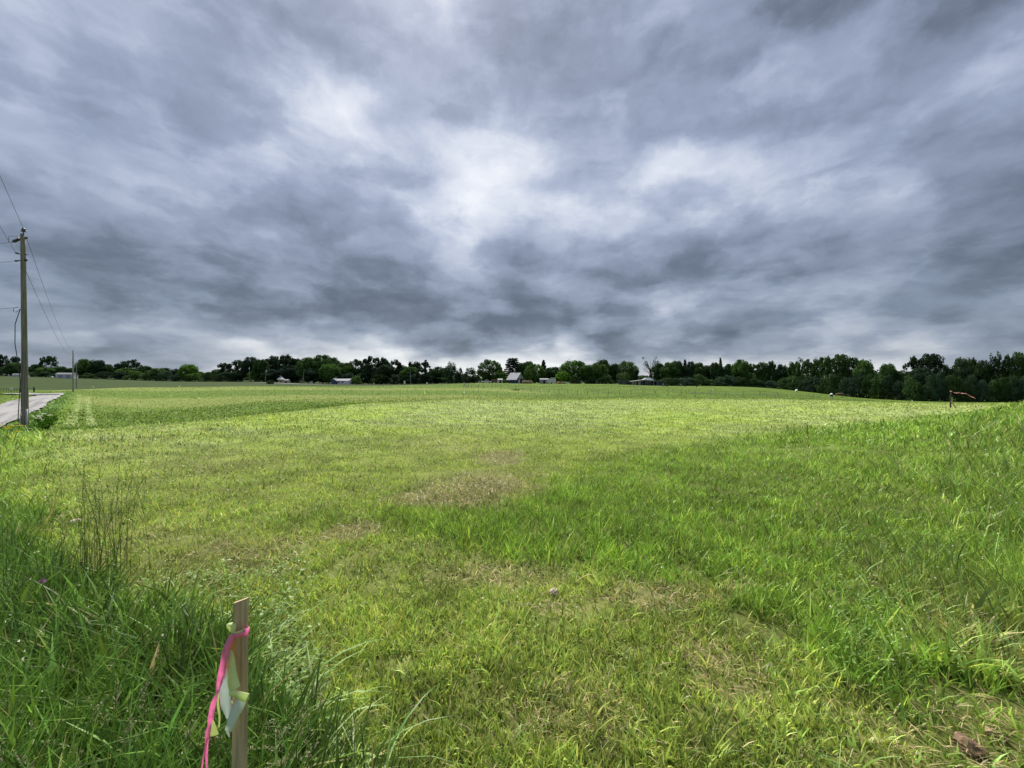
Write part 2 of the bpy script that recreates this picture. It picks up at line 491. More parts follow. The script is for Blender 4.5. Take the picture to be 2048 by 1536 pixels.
def road_mat():
    m, nt, N, L, P = new_mat('worn_chip_seal')
    g = N('ShaderNodeTexCoord')
    n1 = N('ShaderNodeTexNoise'); n1.inputs['Scale'].default_value = 60; n1.inputs['Detail'].default_value = 5; L(g.outputs['Object'], n1.inputs[0])
    mp = N('ShaderNodeMapping'); mp.inputs['Rotation'].default_value = (0, 0, math.atan2(PDIR[1], PDIR[0])); mp.inputs['Scale'].default_value = (14, .55, 1)
    mp.vector_type = 'TEXTURE'
    L(g.outputs['Object'], mp.inputs[0])
    n2 = N('ShaderNodeTexNoise'); n2.inputs['Scale'].default_value = 1.0; n2.inputs['Detail'].default_value = 6; L(mp.outputs[0], n2.inputs[0])
    ad = N('ShaderNodeMath'); ad.operation = 'MULTIPLY_ADD'; L(n2.outputs[0], ad.inputs[0]); ad.inputs[1].default_value = 1.3; 
    mu = N('ShaderNodeMath'); mu.operation = 'MULTIPLY'; L(n1.outputs[0], mu.inputs[0]); mu.inputs[1].default_value = .5; L(mu.outputs[0], ad.inputs[2])
    r = N('ShaderNodeValToRGB'); L(ad.outputs[0], r.inputs[0])
    r.color_ramp.elements[0].position = .6; r.color_ramp.elements[0].color = (.11, .11, .108, 1)
    r.color_ramp.elements[1].position = 1.1 if False else 1.0; r.color_ramp.elements[1].color = (.28, .27, .255, 1)
    L(r.outputs[0], P.inputs['Base Color']); P.inputs['Roughness'].default_value = .9
    b = N('ShaderNodeBump'); b.inputs['Strength'].default_value = .4; b.inputs['Distance'].default_value = .01
    L(n1.outputs[0], b.inputs['Height']); L(b.outputs[0], P.inputs['Normal'])
    return m


# ------------------------------------------------------------------ what grows where (world metres)
def lerp_(a, b, t): return a * (1 - t) + b * t


def ell(x, y, cx, cy, rx, ry, soft=.5, seed=3, rot=0.0):
    dx, dy = x - cx, y - cy
    c, s = math.cos(rot), math.sin(rot)
    dx, dy = dx * c + dy * s, -dx * s + dy * c
    d = np.sqrt((dx / rx) ** 2 + (dy / ry) ** 2) + (fbm(x, y, .5 * max(rx, ry), seed, 3) - .5) * .8
    return 1 - ss(1 - soft, 1 + soft, d)


# base colours: real albedos
C_MOWN = np.array([.375, .490, .090]); C_PALE = np.array([.375, .445, .165]); C_LUSH = np.array([.235, .370, .050])
C_OLIVE = np.array([.335, .430, .085]); C_STRAW = np.array([.42, .36, .18]); C_BLUE = np.array([.235, .350, .060])
C_DARKG = np.array([.075, .150, .022]); C_SOIL = np.array([.150, .092, .058]); C_STRIPE = np.array([.150, .235, .032]); C_BAND = np.array([.270, .325, .078])
C_FARG = np.array([.056, .088, .022])


def zones(x, y):
    x = np.asarray(x, float); y = np.asarray(y, float)
    r = np.hypot(x, y)
    nb = fbm(x, y, 2.2, 21, 4); ns = fbm(x, y, .55, 31, 3); nl = fbm(x, y, 9, 41, 3)
    wx = x + (nb - .5) * 1.1; wy = y + (ns - .5) * .9 + (nl - .5) * r * .06
    # straw windrows: light mown hill
    pale = ss(5, 18, r) * ss(.32, .62, nl * .6 + nb * .4)
    lines = .5 + .5 * np.sin((x * .25 + y) / 1.9 * 2 * math.pi + (nl - .5) * 9)
    pale = np.clip(pale * (.45 + .8 * lines) + .30 * ss(14, 30, r), 0, 1)
    c = lerp_(C_MOWN[None], C_PALE[None], pale[:, None] * .8)
    c = lerp_(c, C_OLIVE[None], (ss(.42, .75, nb) * .6 * (1 - ss(8, 18, r)))[:, None])
    h = .042 + .018 * nb
    dry = .05 + .10 * pale
    # bottom olive close-mown
    near = 1 - ss(2.6, 4.2, wy - .12 * np.abs(x))
    c = lerp_(c, C_OLIVE[None], near[:, None] * .85); dry = lerp_(dry, .13, near)
    # lush right
    ylow = np.interp(wx, [-6, -3, -.6, .31, 1.07, 1.86, 2.15], [5.2, 4.2, 3.8, 3.2, 3.0, 2.7, .6])
    yup = np.interp(wx, [-6, -3, -1, .18, 1.17, 4.9, 22.6, 40], [5.4, 5.0, 5.0, 5.4, 7.4, 10.8, 20, 26])
    lush = ss(-.25, .45, wy - ylow) * (1 - ss(-.9, 1.4, wy - yup)) * ss(-4.5, .5, wx)
    c = lerp_(c, C_LUSH[None], lush[:, None] * .92); h = lerp_(h, .062 + .045 * nb, lush); dry = lerp_(dry, .04, lush)
    # right tall meadow
    tall = ss(-.5, 1.0, wx - np.interp(y, [0, 1, 5, 10, 15, 25, 60], [.4, 1.35, 5.5, 10.9, 17.6, 32, 90])) * ss(1.4, 2.4, y)
    c = lerp_(c, C_BLUE[None], tall[:, None] * .85); h = lerp_(h, .11 + .15 * nb, tall); dry = lerp_(dry, .14, tall)
    # left near weeds
    xb = np.interp(wy, [.5, 1.6, 1.95, 2.56, 3.2, 4.5, 7], [-.30, -.66, -1.12, -1.95, -3.15, -5.7, -9.4])
    weed = ss(-.1, .35, xb - wx + .0) * (1 - ss(4.2, 6.5, y))
    c = lerp_(c, C_DARKG[None] * 1.35, weed[:, None] * .9); h = lerp_(h, .15 + .16 * nb, weed); dry = lerp_(dry, .10, weed)
    # left green shoulder
    sh = ss(0, 2.5, -(x + 1.18 * y - 1.0)) * ss(3, 6, y) * (1 - ss(20, 24, y))
    c = lerp_(c, C_LUSH[None] * 1.15, sh[:, None] * .7); h = lerp_(h, .11, sh)
    # straw and bare places
    st = np.maximum.reduce([ell(x, y, -.45, 6.3, .85, 1.15), ell(x, y, -.25, 8.9, .5, 1.1), ell(x, y, -.95, 5.35, .75, .4),
                            ell(x, y, -2.6, 3.6, .6, .5) * .6, ell(x, y, -1.75, 4.15, .3, .3), ell(x, y, -5.8, 7.8, 1.1, .9) * .3,
                            ell(x, y, 1.2, 2.9, .55, .18) * .7, ell(x, y, 2.95, 2.35, .5, .35), ell(x, y, 3.2, 3.0, .5, .5) * .5, ell(x, y, -.1, 3.2, .5, .22) * .7,
                            ell(x, y, -3.9, 4.1, .4, .4) * .5, ell(x, y, -1.5, 11, 1.5, 1.5) * .4, ell(x, y, .3, 1.85, .3, .2) * .7])
    st = st * np.where(np.hypot(x, y - 6.5) < 4, .8, .5)
    soil = .8 * np.maximum.reduce([ell(x, y, 2.2, 1.74, .55, .30), ell(x, y, 1.15, 2.15, .2, .3) * .95, ell(x, y, .35, 2.75, .35, .12) * .9, ell(x, y, -.75, 5.15, .6, .1) * .6,
                              ell(x, y, 7.3, 9.6, .65, .20) * 1.2, ell(x, y, 1.75, 1.5, .25, .2) * .6])
    c = lerp_(c, C_STRAW[None] * .85, st[:, None] * .6); h = lerp_(h, .045, np.maximum(st * .8, soil)); dry = np.maximum(dry, st * .85)
    dens = (1 - soil * .88) * (1 - st * .25)
    h = h * (.55 + .95 * fbm(x, y, .8, 95, 3))
    mot = fbm(x, y, .5, 91, 4)
    c = c * (.80 + .36 * ss(.25, .75, mot))[:, None]
    # --- beyond the crest
    t, s = road_uv(x, y)
    beyond = ss(0, 3, y - np.interp(x, [-60, -22, -16, -13, -11.5, -9, -4, 10, 40, 80], [9, 13, 17, 20, 25, 36, 43, 46, 44, 40]))
    band = (y + .12 * x) + (nl - .5) * 3
    w1 = .5 + .5 * np.sin(band / 7.5 + .6)
    f = lerp_(C_STRIPE[None], C_BAND[None], (ss(.35, .75, w1) * .85)[:, None])
    f = lerp_(f, C_LUSH[None] * .62, ((1 - ss(38, 50, band)) * ss(-75, -8, -x) * .95)[:, None])
    past = ss(0, 4, y - np.interp(x, [-200, -16, 0, 14, 30, 90, 160], [400, 122, 108, 88, 84, 80, 70]))
    past = np.maximum(past, ss(0, 3, y - 62) * ss(2, 12, x) * ss(0, 3, y - 70))
    f = lerp_(f, (C_STRIPE * .9)[None] * (.6 + .8 * fbm(x, y, 5, 61, 3)[:, None]), past[:, None])
    lef = ss(0, 4, y - np.interp(x, [-400, -150, -90, -70, -40, -20, 0], [128, 128, 134, 140, 180, 230, 400]))
    f = lerp_(f, C_FARG[None] * (.85 + .35 * nl[:, None]), lef[:, None])
    c = lerp_(c, f, beyond[:, None]); h = lerp_(h, .08, beyond); dry = lerp_(dry, .18, beyond)
    # verge and wheel tracks beside the road
    farv = ss(10, 15, y)
    verge = ss(-1.4, -.9, s) * (1 - ss(.2, .8, s)) * farv * (1 - ss(100, 140, t))
    c = lerp_(c, C_DARKG[None] * 1.5, verge[:, None] * .8); h = lerp_(h, .15, verge)
    lush2 = ss(.2, .8, s) * (1 - ss(1.0, 1.4, s)) * farv * (1 - ss(80, 110, t))
    c = lerp_(c, C_LUSH[None] * .75, lush2[:, None] * .85)
    trk = (np.maximum(ss(1.2, 1.35, s) * (1 - ss(1.65, 1.8, s)), ss(2.05, 2.2, s) * (1 - ss(2.5, 2.65, s)))) * ss(2, 5, t) * (1 - ss(85, 100, t)) * ss(.40, .58, ns * .6 + nb * .4)
    c = lerp_(c, (C_PALE * 1.05)[None], trk[:, None] * .9); h = lerp_(h, .05, trk)
    # far side lawn
    lawn = (1 - ss(ROAD_L - .6, ROAD_L, s)) * farv
    c = lerp_(c, (C_STRIPE * .95)[None], lawn[:, None] * (1 - lef[:, None])); h = lerp_(h, .07, lawn)
    road = ss(ROAD_L - .1, ROAD_L + .2, s) * (1 - ss(ROAD_R - .2, ROAD_R + .1, s)) * (1 - ss(103, 105, t)) * ss(5, 8, y)
    dens = dens * (1 - road)
    return c, h, np.clip(dry, 0, 1), dens, soil, st


# ------------------------------------------------------------------ ground sheet
def build_ground():
    th = np.concatenate([np.arange(-62, 62, .28), np.arange(62, 298, 2.5)])
    th = np.radians(90 - th)
    rr = [0.25]
    while rr[-1] < 4500: rr.append(rr[-1] * 1.021 + .004)
    rr = np.array(rr)
    R, T = np.meshgrid(rr, th, indexing='ij')
    x, y = (R * np.cos(T)).ravel(), (R * np.sin(T)).ravel()
    z = Hm(x, y)
    c, h, dry, dens, soil, st = zones(x, y)
    r = np.hypot(x, y)
    # under standing grass the sheet is thatch and soil; far off it is the turf itself; both darkened, shade between blades put into the colour
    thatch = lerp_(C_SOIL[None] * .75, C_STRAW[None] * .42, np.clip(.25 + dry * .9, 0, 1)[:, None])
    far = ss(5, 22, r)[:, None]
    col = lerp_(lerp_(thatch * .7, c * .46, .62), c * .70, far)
    verts = np.c_[x, y, z]
    nr, nt_ = len(rr), len(th)
    i, j = np.meshgrid(np.arange(nr - 1), np.arange(nt_), indexing='ij')
    j2 = (j + 1) % nt_
    q = np.stack([i * nt_ + j, i * nt_ + j2, (i + 1) * nt_ + j2, (i + 1) * nt_ + j], -1).reshape(-1, 4)
    verts = np.vstack([verts, [[0, 0, 0.0]]]); col = np.vstack([col, col[:1]])
    fan = np.stack([np.full(nt_, len(verts) - 1), (np.arange(nt_) + 1) % nt_, np.arange(nt_)], -1)
    q = q[:, ::-1]
    flat = np.concatenate([q.ravel(), fan[:, ::-1].ravel()[::1]])
    tot = np.r_[np.full(len(q), 4), np.full(len(fan), 3)]
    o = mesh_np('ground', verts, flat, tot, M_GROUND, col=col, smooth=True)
    # make normals point up
    if o.data.polygons[0].normal.z < 0: o.data.flip_normals()
    tag(o, kind='structure')


M_GROUND = ground_mat()
build_ground()

# road
def build_road():
    m = MB()
    al = np.concatenate([np.arange(-14, 40, 1.0), np.arange(40, 104, 2.0)])
    cr = np.linspace(ROAD_L, ROAD_R, 7)
    vs, fs = [], []
    for a in al:
        for k, s in enumerate(cr):
            j = (vnoise(np.array([a]), np.array([k * 3.1]), 1.7, 8)[0] - .5) * (.35 if k in (0, 6) else 0)
            p = POLE_A + PDIR * a + PNORM * (s + j)
            vs.append((p[0], p[1], float(H0(p[0:1], p[1:2])[0]) + .02 - .05 * abs((k - 3) / 3) ** 2))
    for i in range(len(al) - 1):
        for k in range(6):
            fs.append((i * 7 + k, i * 7 + k + 1, (i + 1) * 7 + k + 1, (i + 1) * 7 + k))
    m.add(vs, fs)
    o = m.build('road', M_ROAD, smooth=True)
    tag(o, kind='structure')
    # side lane leaving to the left at the junction
    def strip(name, pts, w, lift=.12):
        vs, fs = [], []
        P = [Vector((p[0], p[1], 0)) for p in pts]
        fine = []
        for a, b in zip(P[:-1], P[1:]):
            n = max(1, int((b - a).length / 4))
            fine += [a.lerp(b, i / n) for i in range(n)]
        fine.append(P[-1])
        for i, p in enumerate(fine):
            t = (fine[min(i + 1, len(fine) - 1)] - fine[max(0, i - 1)]).normalized()
            nrm = Vector((-t.y, t.x, 0))
            zc = max(hz(*(p + nrm * k * w / 2).xy) for k in (-1, 0, 1))
            for k in (-1, 0, 1):
                q = p + nrm * k * w / 2
                vs.append((q.x, q.y, zc + lift))
        for i in range(len(fine) - 1):
            for k in range(2): fs.append((i * 3 + k, i * 3 + k + 1, i * 3 + k + 4, i * 3 + k + 3))
        mm = MB().add(vs, fs)
        o = mm.build(name, M_ROAD, smooth=True)
        if o.data.polygons[0].normal.z < 0: o.data.flip_normals()
        tag(o, kind='structure')
    e = POLE_A + PDIR * 90 + PNORM * (-2.7)
    p0 = (e[0] + 2, e[1] - 2)
    strip('side_road', [(p0[0], p0[1]), (e[0] - 14, e[1] + 6), (e[0] - 60, e[1] + 12), (e[0] - 150, e[1] + 10)], 4.5, .14)
    a = [at(505, 262), at(545, 250), at(592, 232), at(640, 226)]
    strip('far_road', [(v.x, v.y) for v in a], 6, .18)
    b = [at(640, 262), at(740, 256), at(860, 240), at(925, 226)]
    strip('gravel_drive', [(v.x, v.y) for v in b], 4, .15)


M_ROAD = road_mat()
build_road()

# ------------------------------------------------------------------ grass
rng = np.random.default_rng(7)


def blades(name, x, y, z, h, w, az, lean, curve, col, seg=3, mat=None, kind='stuff', label=None, cat=None, twist=None, droop=None, parent=None):
    """grass blades as tapered ribbons; seg pairs of verts + tip"""
    n = len(x)
    u = np.linspace(0, 1, seg + 1)
    dx, dy = np.cos(az), np.sin(az)
    if twist is None: twist = rng.uniform(0, math.pi, n)
    sx, sy = np.cos(twist), np.sin(twist)
    V = np.zeros((n, seg * 2 + 1, 3), np.float32)
    for k in range(seg + 1):
        t = u[k]
        out = h * (lean * t + curve * t * t)
        up = h * t * np.sqrt(np.clip(1 - (lean * .6 + curve * .8 * t) ** 2, .05, 1))
        if droop is not None: up = up * (1 - droop * t)
        cx, cy, cz_ = x + dx * out, y + dy * out, z + up
        if k < seg:
            ww = w * .5 * (1 - t ** 1.8) * (.75 + .5 * min(1, t * 3))
            V[:, 2 * k] = np.c_[cx - sx * ww, cy - sy * ww, cz_]
            V[:, 2 * k + 1] = np.c_[cx + sx * ww, cy + sy * ww, cz_]
        else:
            V[:, 2 * k] = np.c_[cx, cy, cz_]
    nv = seg * 2 + 1
    b = (np.arange(n) * nv)[:, None]
    quads = []
    for k in range(seg - 1): quads.append(b + np.array([[2 * k, 2 * k + 1, 2 * k + 3, 2 * k + 2]]))
    q = np.concatenate(quads, 0) if quads else np.zeros((0, 4), int)
    tr = b + np.array([[2 * seg - 2, 2 * seg - 1, 2 * seg]])
    flat = np.concatenate([q.ravel(), tr.ravel()])
    tot = np.r_[np.full(len(q), 4), np.full(len(tr), 3)]
    C = np.repeat(col[:, None, :], nv, axis=1).reshape(-1, 3)
    o = mesh_np(name, V.reshape(-1, 3), flat, tot, mat or M_GRASS, parent, col=C)
    tag(o, label, cat, kind=kind)
    return o


M_GRASS = blade_mat('grass_blades', .26, rough=.48, spec=.32)


def scatter(n, r0, r1, amax=60):
    """even density per pixel: uniform in log r and angle"""
    r = np.exp(rng.uniform(math.log(r0), math.log(r1), n))
    a = np.radians(rng.uniform(-amax, amax, n))
    return r * np.sin(a), r * np.cos(a), r


def scatter_sides(n, r0, r1, a0, a1):
    r = np.exp(rng.uniform(math.log(r0), math.log(r1), n))
    a = np.radians(rng.uniform(a0, a1, n) * np.where(rng.uniform(0, 1, n) < .5, -1, 1))
    return r * np.sin(a), r * np.cos(a), r


def grow(name, n, r0, r1, seg, kind_label, hmul=1.0, wbase=.0028, wr=.0011, power=0.0, sides=None):
    x, y, r = scatter(n, r0, r1) if sides is None else scatter_sides(n, r0, r1, *sides)
    if power:      # thin out the near end, to follow real density
        keep = rng.uniform(0, 1, n) < np.clip((r / r1) ** power, 0, 1)
        x, y, r = x[keep], y[keep], r[keep]
    c, h, dry, dens, soil, st = zones(x, y)
    clump = fbm(x, y, .22, 77, 2)
    fine = fbm(x, y, .11, 78, 2)
    keep = rng.uniform(0, 1, len(x)) < dens * np.clip(.04 + 2.3 * (.5 * clump + .5 * fine - .22), 0, 1)
    x, y, r, c, h, dry, st, clump = (v[keep] for v in (x, y, r, c, h, dry, st, clump))
    n = len(x)
    z = Hm(x, y) - .006
    isdry = rng.uniform(0, 1, n) < dry * .55
    v = np.clip(rng.lognormal(.06, .42, n), .35, 2.4)[:, None] * (.70 + .65 * clump[:, None])
    hue = rng.normal(0, .10, (n, 1))
    col = c * v * np.c_[1 + hue, 1 + hue * .1, 1 - hue]
    straw = C_STRAW[None] * rng.uniform(.6, 1.5, n)[:, None] * np.c_[np.ones(n), rng.uniform(.88, 1.05, n), rng.uniform(.6, 1, n)]
    col = np.where(isdry[:, None], straw, col)
    hh = h * rng.lognormal(-.08, .38, n) * hmul
    tallone = rng.uniform(0, 1, n) < .02
    hh = np.where(tallone, hh * 1.9, hh)
    hh = hh * np.where(isdry, .8, 1)
    hh = np.minimum(hh, .42)
    w = (wbase + wr * r) * rng.uniform(.6, 1.5, n) * np.where(rng.uniform(0, 1, n) < .2, 1.6, .9) * np.where((h > .13) & (r < 4.2), 1.6, 1.0)
    az = rng.uniform(0, 2 * math.pi, n)
    lean = rng.uniform(.02, .42, n) + np.where(isdry, rng.uniform(0, .7, n), 0)
    curve = rng.uniform(.0, .7, n)
    col = np.clip(col, .004, .8)
    return blades(name, x, y, z, hh, w, az, lean, curve, col.astype(np.float32), seg)


QUAL = 1.0
grow('grass', int(230000 * QUAL), .8, 4.2, 3, '', wbase=.0046, wr=.0008)
grow('grass', int(210000 * QUAL), 4.2, 13, 2, '', wbase=.003, wr=.0009)
grow('grass', int(230000 * QUAL), 13, 62, 2, '', hmul=1.15, wbase=.004, wr=.0012)
grow('grass', int(90000 * QUAL), 62, 170, 1, '', hmul=1.5, wbase=.01, wr=.0013)
# the same turf carries on past the edges of the view
grow('grass', 110000, .5, 5, 3, '', wbase=.0050, wr=.0012, sides=(60, 110))
grow('grass', 70000, 5, 40, 2, '', wbase=.006, wr=.0022, sides=(60, 100))
grow('grass', 30000, .3, .8, 3, '', wbase=.0046, wr=.001)
# ------------------------------------------------------------------ materials for built things
M_WOOD = plain('weathered_stake_wood', (.47, .35, .22), .85, .3, 9, .6, stretch=(10, 10, .6))
M_WOODL = plain('fresh_cut_wood', (.52, .38, .22), .8, .2, 8, .3, stretch=(14, 14, 1))
M_POLE = plain('weathered_utility_pole', (.17, .155, .135), .9, .45, 2.2, .8, stretch=(10, 10, .35))
M_POLEL = plain('pale_utility_pole', (.30, .27, .24), .9, .3, 2.2, .4, stretch=(8, 8, .35))
M_DARKP = plain('dark_steel', (.035, .035, .04), .6, .3)
M_WIRE = plain('aluminium_wire', (.11, .115, .13), .6, .1, bump=0)
M_PORC = plain('dark_glazed_insulator', (.03, .03, .045), .3, .2, bump=0)
M_PVC = plain('pale_plastic_guard', (.42, .42, .40), .6, .15)
M_PINK = blade_mat('pink_flagging_plastic', .60, .10, 60, .35, False, (1.0, .45, .68))
M_LIME = blade_mat('pale_lime_flagging_plastic', .45, .06, 20, .35, False, (.84, .93, .48))
M_WHITETAPE = blade_mat('white_flagging_plastic', .40, .06, 20, .35, False, (.86, .92, .86))
M_ORANGE = blade_mat('orange_flagging_plastic', .45, .06, 20, .35, False, (.92, .50, .08))
M_SALMON = blade_mat('salmon_flagging_plastic', .3, .06, 20, .35, False, (.85, .42, .38))
M_WHITE = plain('white_painted_metal', (.60, .60, .60), .5, .06, 3, .1)
M_CREAM = plain('cream_siding', (.55, .50, .42), .8, .1, 3, .1)
M_OCHRE = plain('ochre_wall', (.42, .36, .18), .85, .15, 3, .2)
M_ROOFM = plain('pale_metal_roof', (.34, .35, .38), .45, .10, 1.2, .1, stretch=(6, .3, 1), metal=.0)
M_ROOFB = plain('blue_grey_roof', (.13, .145, .18), .6, .15, 2, .1)
M_ROOFR = plain('weathered_tin_roof', (.34, .30, .29), .6, .3, 1.5, .2)
M_NAVY = plain('dark_blue_siding', (.045, .07, .13), .7, .2, 3, .1)
M_BARNW = plain('pale_pinkish_boards', (.42, .37, .35), .85, .3, 2, .2)
M_DARK = plain('dark_opening', (.012, .012, .014), .9, .1, bump=0)
M_GLASS = plain('dark_window_glass', (.03, .04, .05), .08, .1, bump=0, spec=.8)
M_RUBBER = plain('black_rubber', (.02, .02, .02), .8, .2)
M_HAY = plain('weathered_hay', (.27, .20, .12), .95, .35, 8, .6)
M_RUST = plain('rusty_orange_paint', (.40, .12, .035), .7, .35, 4, .3)
M_STONE = plain('pinkish_stone', (.50, .40, .34), .85, .25, 14, .6)
M_BARK = plain('bark', (.075, .062, .050), .95, .35, 6, .8, stretch=(4, 4, .6))
M_STEM = blade_mat('dry_grass_stem', .2, .15, 30, .6, True)
M_PETAL = blade_mat('petals', .35, .08, 30, .6, True)

LEAF = {}
def leaf_mat(key, c, rnd=.22, trans=.25):
    LEAF[key] = blade_mat('foliage_' + key, trans, .35, .6, .9, False, c, rnd, 0.05)
leaf_mat('pine', (.040, .076, .036)); leaf_mat('dark', (.056, .108, .034)); leaf_mat('mid', (.080, .155, .034))
leaf_mat('green', (.066, .128, .034)); leaf_mat('bright', (.115, .235, .028)); leaf_mat('willow', (.085, .130, .045)); leaf_mat('grey', (.060, .095, .045)); leaf_mat('blue', (.042, .076, .048))

# ------------------------------------------------------------------ trees
TR = np.random.default_rng(11)


def leaf_cloud(cent, rad, n_per, size, rs, flat=1.0):
    """leaf sprays round cluster centres: small bent quads, most near each cluster's skin"""
    cs, ds = [], []
    for (c, r) in zip(cent, rad):
        n = max(6, int(n_per * rs.uniform(.7, 1.3)))
        v = rs.normal(size=(n, 3)); v /= np.linalg.norm(v, axis=1)[:, None]
        q = rs.uniform(.35, 1.0, n)[:, None] ** .5
        p = v * q * np.asarray(r)[None] if hasattr(r, '__len__') else v * q * r
        cs.append(p * np.array([1, 1, flat]) + c)
        ds.append(v)
    c = np.concatenate(cs); d = np.concatenate(ds)
    n = len(c)
    nrm = d + rs.normal(size=(n, 3)) * .7 + np.array([0, 0, .35]); nrm /= np.linalg.norm(nrm, axis=1)[:, None]
    t = np.cross(nrm, rs.normal(size=(n, 3))); t /= np.linalg.norm(t, axis=1)[:, None]
    b = np.cross(nrm, t)
    s = size * rs.uniform(.6, 1.4, n)[:, None]
    V = np.stack([c - t * s * .5 - b * s * .28, c + t * s * .1 - b * s * .42, c + t * s * .62 + b * s * .05 - nrm * s * .12, c - t * s * .05 + b * s * .45], 1)
    V = V.reshape(-1, 3)
    i = np.arange(n) * 4
    return V, np.stack([i, i + 1, i + 2, i + 3], 1).ravel(), np.full(n, 4)


def tree_proto(kind, seed):
    """unit tree: height 1, crown width about 1 (scaled per tree)"""
    rs = np.random.default_rng(seed)
    cent, rad = [], []
    size, npl = .036, 125
    trunk = MB()
    top = .9
    lean = rs.normal(0, .015, 2)
    def limbs(k, z0, z1, reach, r0=.012, up=.35):
        for _ in range(k):
            z = rs.uniform(z0, z1); a = rs.uniform(0, 2 * math.pi); R = reach * rs.uniform(.6, 1)
            p0 = Vector((lean[0] * z, lean[1] * z, z))
            p1 = p0 + Vector((math.cos(a) * R * .5, math.sin(a) * R * .5, R * up * .6))
            p2 = p0 + Vector((math.cos(a) * R, math.sin(a) * R, R * up * 1.4))
            trunk.tube([p0, p1, p2], [r0 * (1.2 - z), r0 * .6 * (1.2 - z), r0 * .2], 5, cap=False)
            cent.append(np.array(p2)); rad.append(rs.uniform(.07, .11))
    if kind == 'oak':          # rounded broad crown to near the ground, lumpy
        for i in range(70):
            a = rs.uniform(0, 2 * math.pi); z = rs.uniform(-1, 1); rr = math.sqrt(1 - z * z) * rs.uniform(.6, 1.0)
            cent.append(np.array([math.cos(a) * rr * .40, math.sin(a) * rr * .40, .54 + z * .37])); rad.append(rs.uniform(.08, .15))
        for i in range(18):
            cent.append(np.array([*rs.normal(0, .14, 2), rs.uniform(.3, .75)])); rad.append(.14)
        limbs(8, .25, .6, .3)
    elif kind == 'dome':       # very dense round head
        for i in range(105):
            a = rs.uniform(0, 2 * math.pi); z = rs.uniform(-.95, 1); rr = math.sqrt(1 - z * z)
            cent.append(np.array([math.cos(a) * rr * .41, math.sin(a) * rr * .41, .52 + z * .40])); rad.append(rs.uniform(.08, .13))
        for i in range(12):
            cent.append(np.array([*rs.normal(0, .12, 2), rs.uniform(.25, .7)])); rad.append(.15)
        limbs(6, .2, .5, .3); npl = 80
    elif kind == 'pine':       # loblolly pine: dark tufts on an open upper crown, low brush
        for i in range(30):
            z = rs.uniform(.42, .97); R = .40 * (1 - ((z - .62) / .42) ** 2 * .8) * rs.uniform(.35, 1)
            a = rs.uniform(0, 2 * math.pi)
            cent.append(np.array([math.cos(a) * R, math.sin(a) * R, z - .06])); rad.append(rs.uniform(.06, .12))
        for i in range(16):
            a = rs.uniform(0, 2 * math.pi); R = rs.uniform(.1, .40)
            cent.append(np.array([math.cos(a) * R, math.sin(a) * R, rs.uniform(.06, .45)])); rad.append(rs.uniform(.08, .14))
        limbs(12, .4, .8, .3, .010, .2)
    elif kind == 'umbrella':   # tall flat-topped wide pine/oak with sky holes
        for i in range(52):
            a = rs.uniform(0, 2 * math.pi); R = .48 * math.sqrt(rs.uniform(0, 1)); zt = .93 - .9 * R * R
            cent.append(np.array([math.cos(a) * R, math.sin(a) * R, zt - rs.uniform(0, .30)])); rad.append(rs.uniform(.04, .085))
        for i in range(22):
            a = rs.uniform(0, 2 * math.pi); R = rs.uniform(.08, .45)
            cent.append(np.array([math.cos(a) * R, math.sin(a) * R, rs.uniform(.05, .38)])); rad.append(rs.uniform(.09, .14))
        limbs(14, .35, .75, .38, .012, .45); npl = 70
    elif kind == 'conifer':    # dense broad cone
        for i in range(64):
            z = rs.uniform(.04, .97); R = .46 * (1 - z) ** .75 * rs.uniform(.55, 1.0) + .01
            a = rs.uniform(0, 2 * math.pi)
            cent.append(np.array([math.cos(a) * R, math.sin(a) * R, z])); rad.append(rs.uniform(.05, .095) * (1.15 - .6 * z))
        for i in range(10):
            cent.append(np.array([0, 0, .1 + .07 * i])); rad.append(.14 * (1 - i / 13))
        limbs(5, .15, .4, .2, .008, 0); npl = 78
    elif kind == 'whorled':    # white pine: separate level tiers
        for k in range(11):
            z = .22 + .07 * k; R0 = .44 * (1 - (z - .2) * .95)
            for a in np.arange(0, 2 * math.pi, 1.0) + rs.uniform(0, 1):
                R = R0 * rs.uniform(.7, 1.05)
                p0 = Vector((0, 0, z)); p1 = Vector((math.cos(a) * R, math.sin(a) * R, z + .03))
                trunk.tube([p0, p1], [.006, .002], 4, cap=False)
                for f in (.5, .9):
                    cent.append(np.array([math.cos(a) * R * f, math.sin(a) * R * f, z + .03 * f])); rad.append(np.array([.075, .075, .028]))
        cent.append(np.array([0, 0, .97])); rad.append(.03)
        npl = 55; size = .032
    elif kind == 'egg':        # pear/cedar: upright egg with vertical sprays
        for i in range(60):
            z = rs.uniform(.05, .95); R = .42 * math.sin(min(1, (z + .12) * 1.0) ** .8 * math.pi * .88) ** .7 * rs.uniform(.5, 1)
            a = rs.uniform(0, 2 * math.pi)
            cent.append(np.array([math.cos(a) * R, math.sin(a) * R, z])); rad.append(np.array([.085, .085, .13]))
        for i in range(10):
            cent.append(np.array([*rs.normal(0, .08, 2), .12 + .07 * i])); rad.append(.12)
        limbs(4, .1, .3, .15); npl = 62
    elif kind == 'airy':       # thin crown, limbs showing
        for i in range(17):
            a = rs.uniform(0, 2 * math.pi); z0 = rs.uniform(.2, .5); R = rs.uniform(.15, .45)
            p0 = Vector((0, 0, z0)); e = Vector((math.cos(a) * R, math.sin(a) * R, min(.97, z0 + rs.uniform(.25, .5))))
            m_ = p0.lerp(e, .5) + Vector((0, 0, .05))
            trunk.tube([p0, m_, e], [.016, .009, .003], 5, cap=False)
            for f in (.7, 1.0):
                cent.append(np.array(p0.lerp(e, f))); rad.append(rs.uniform(.05, .08))
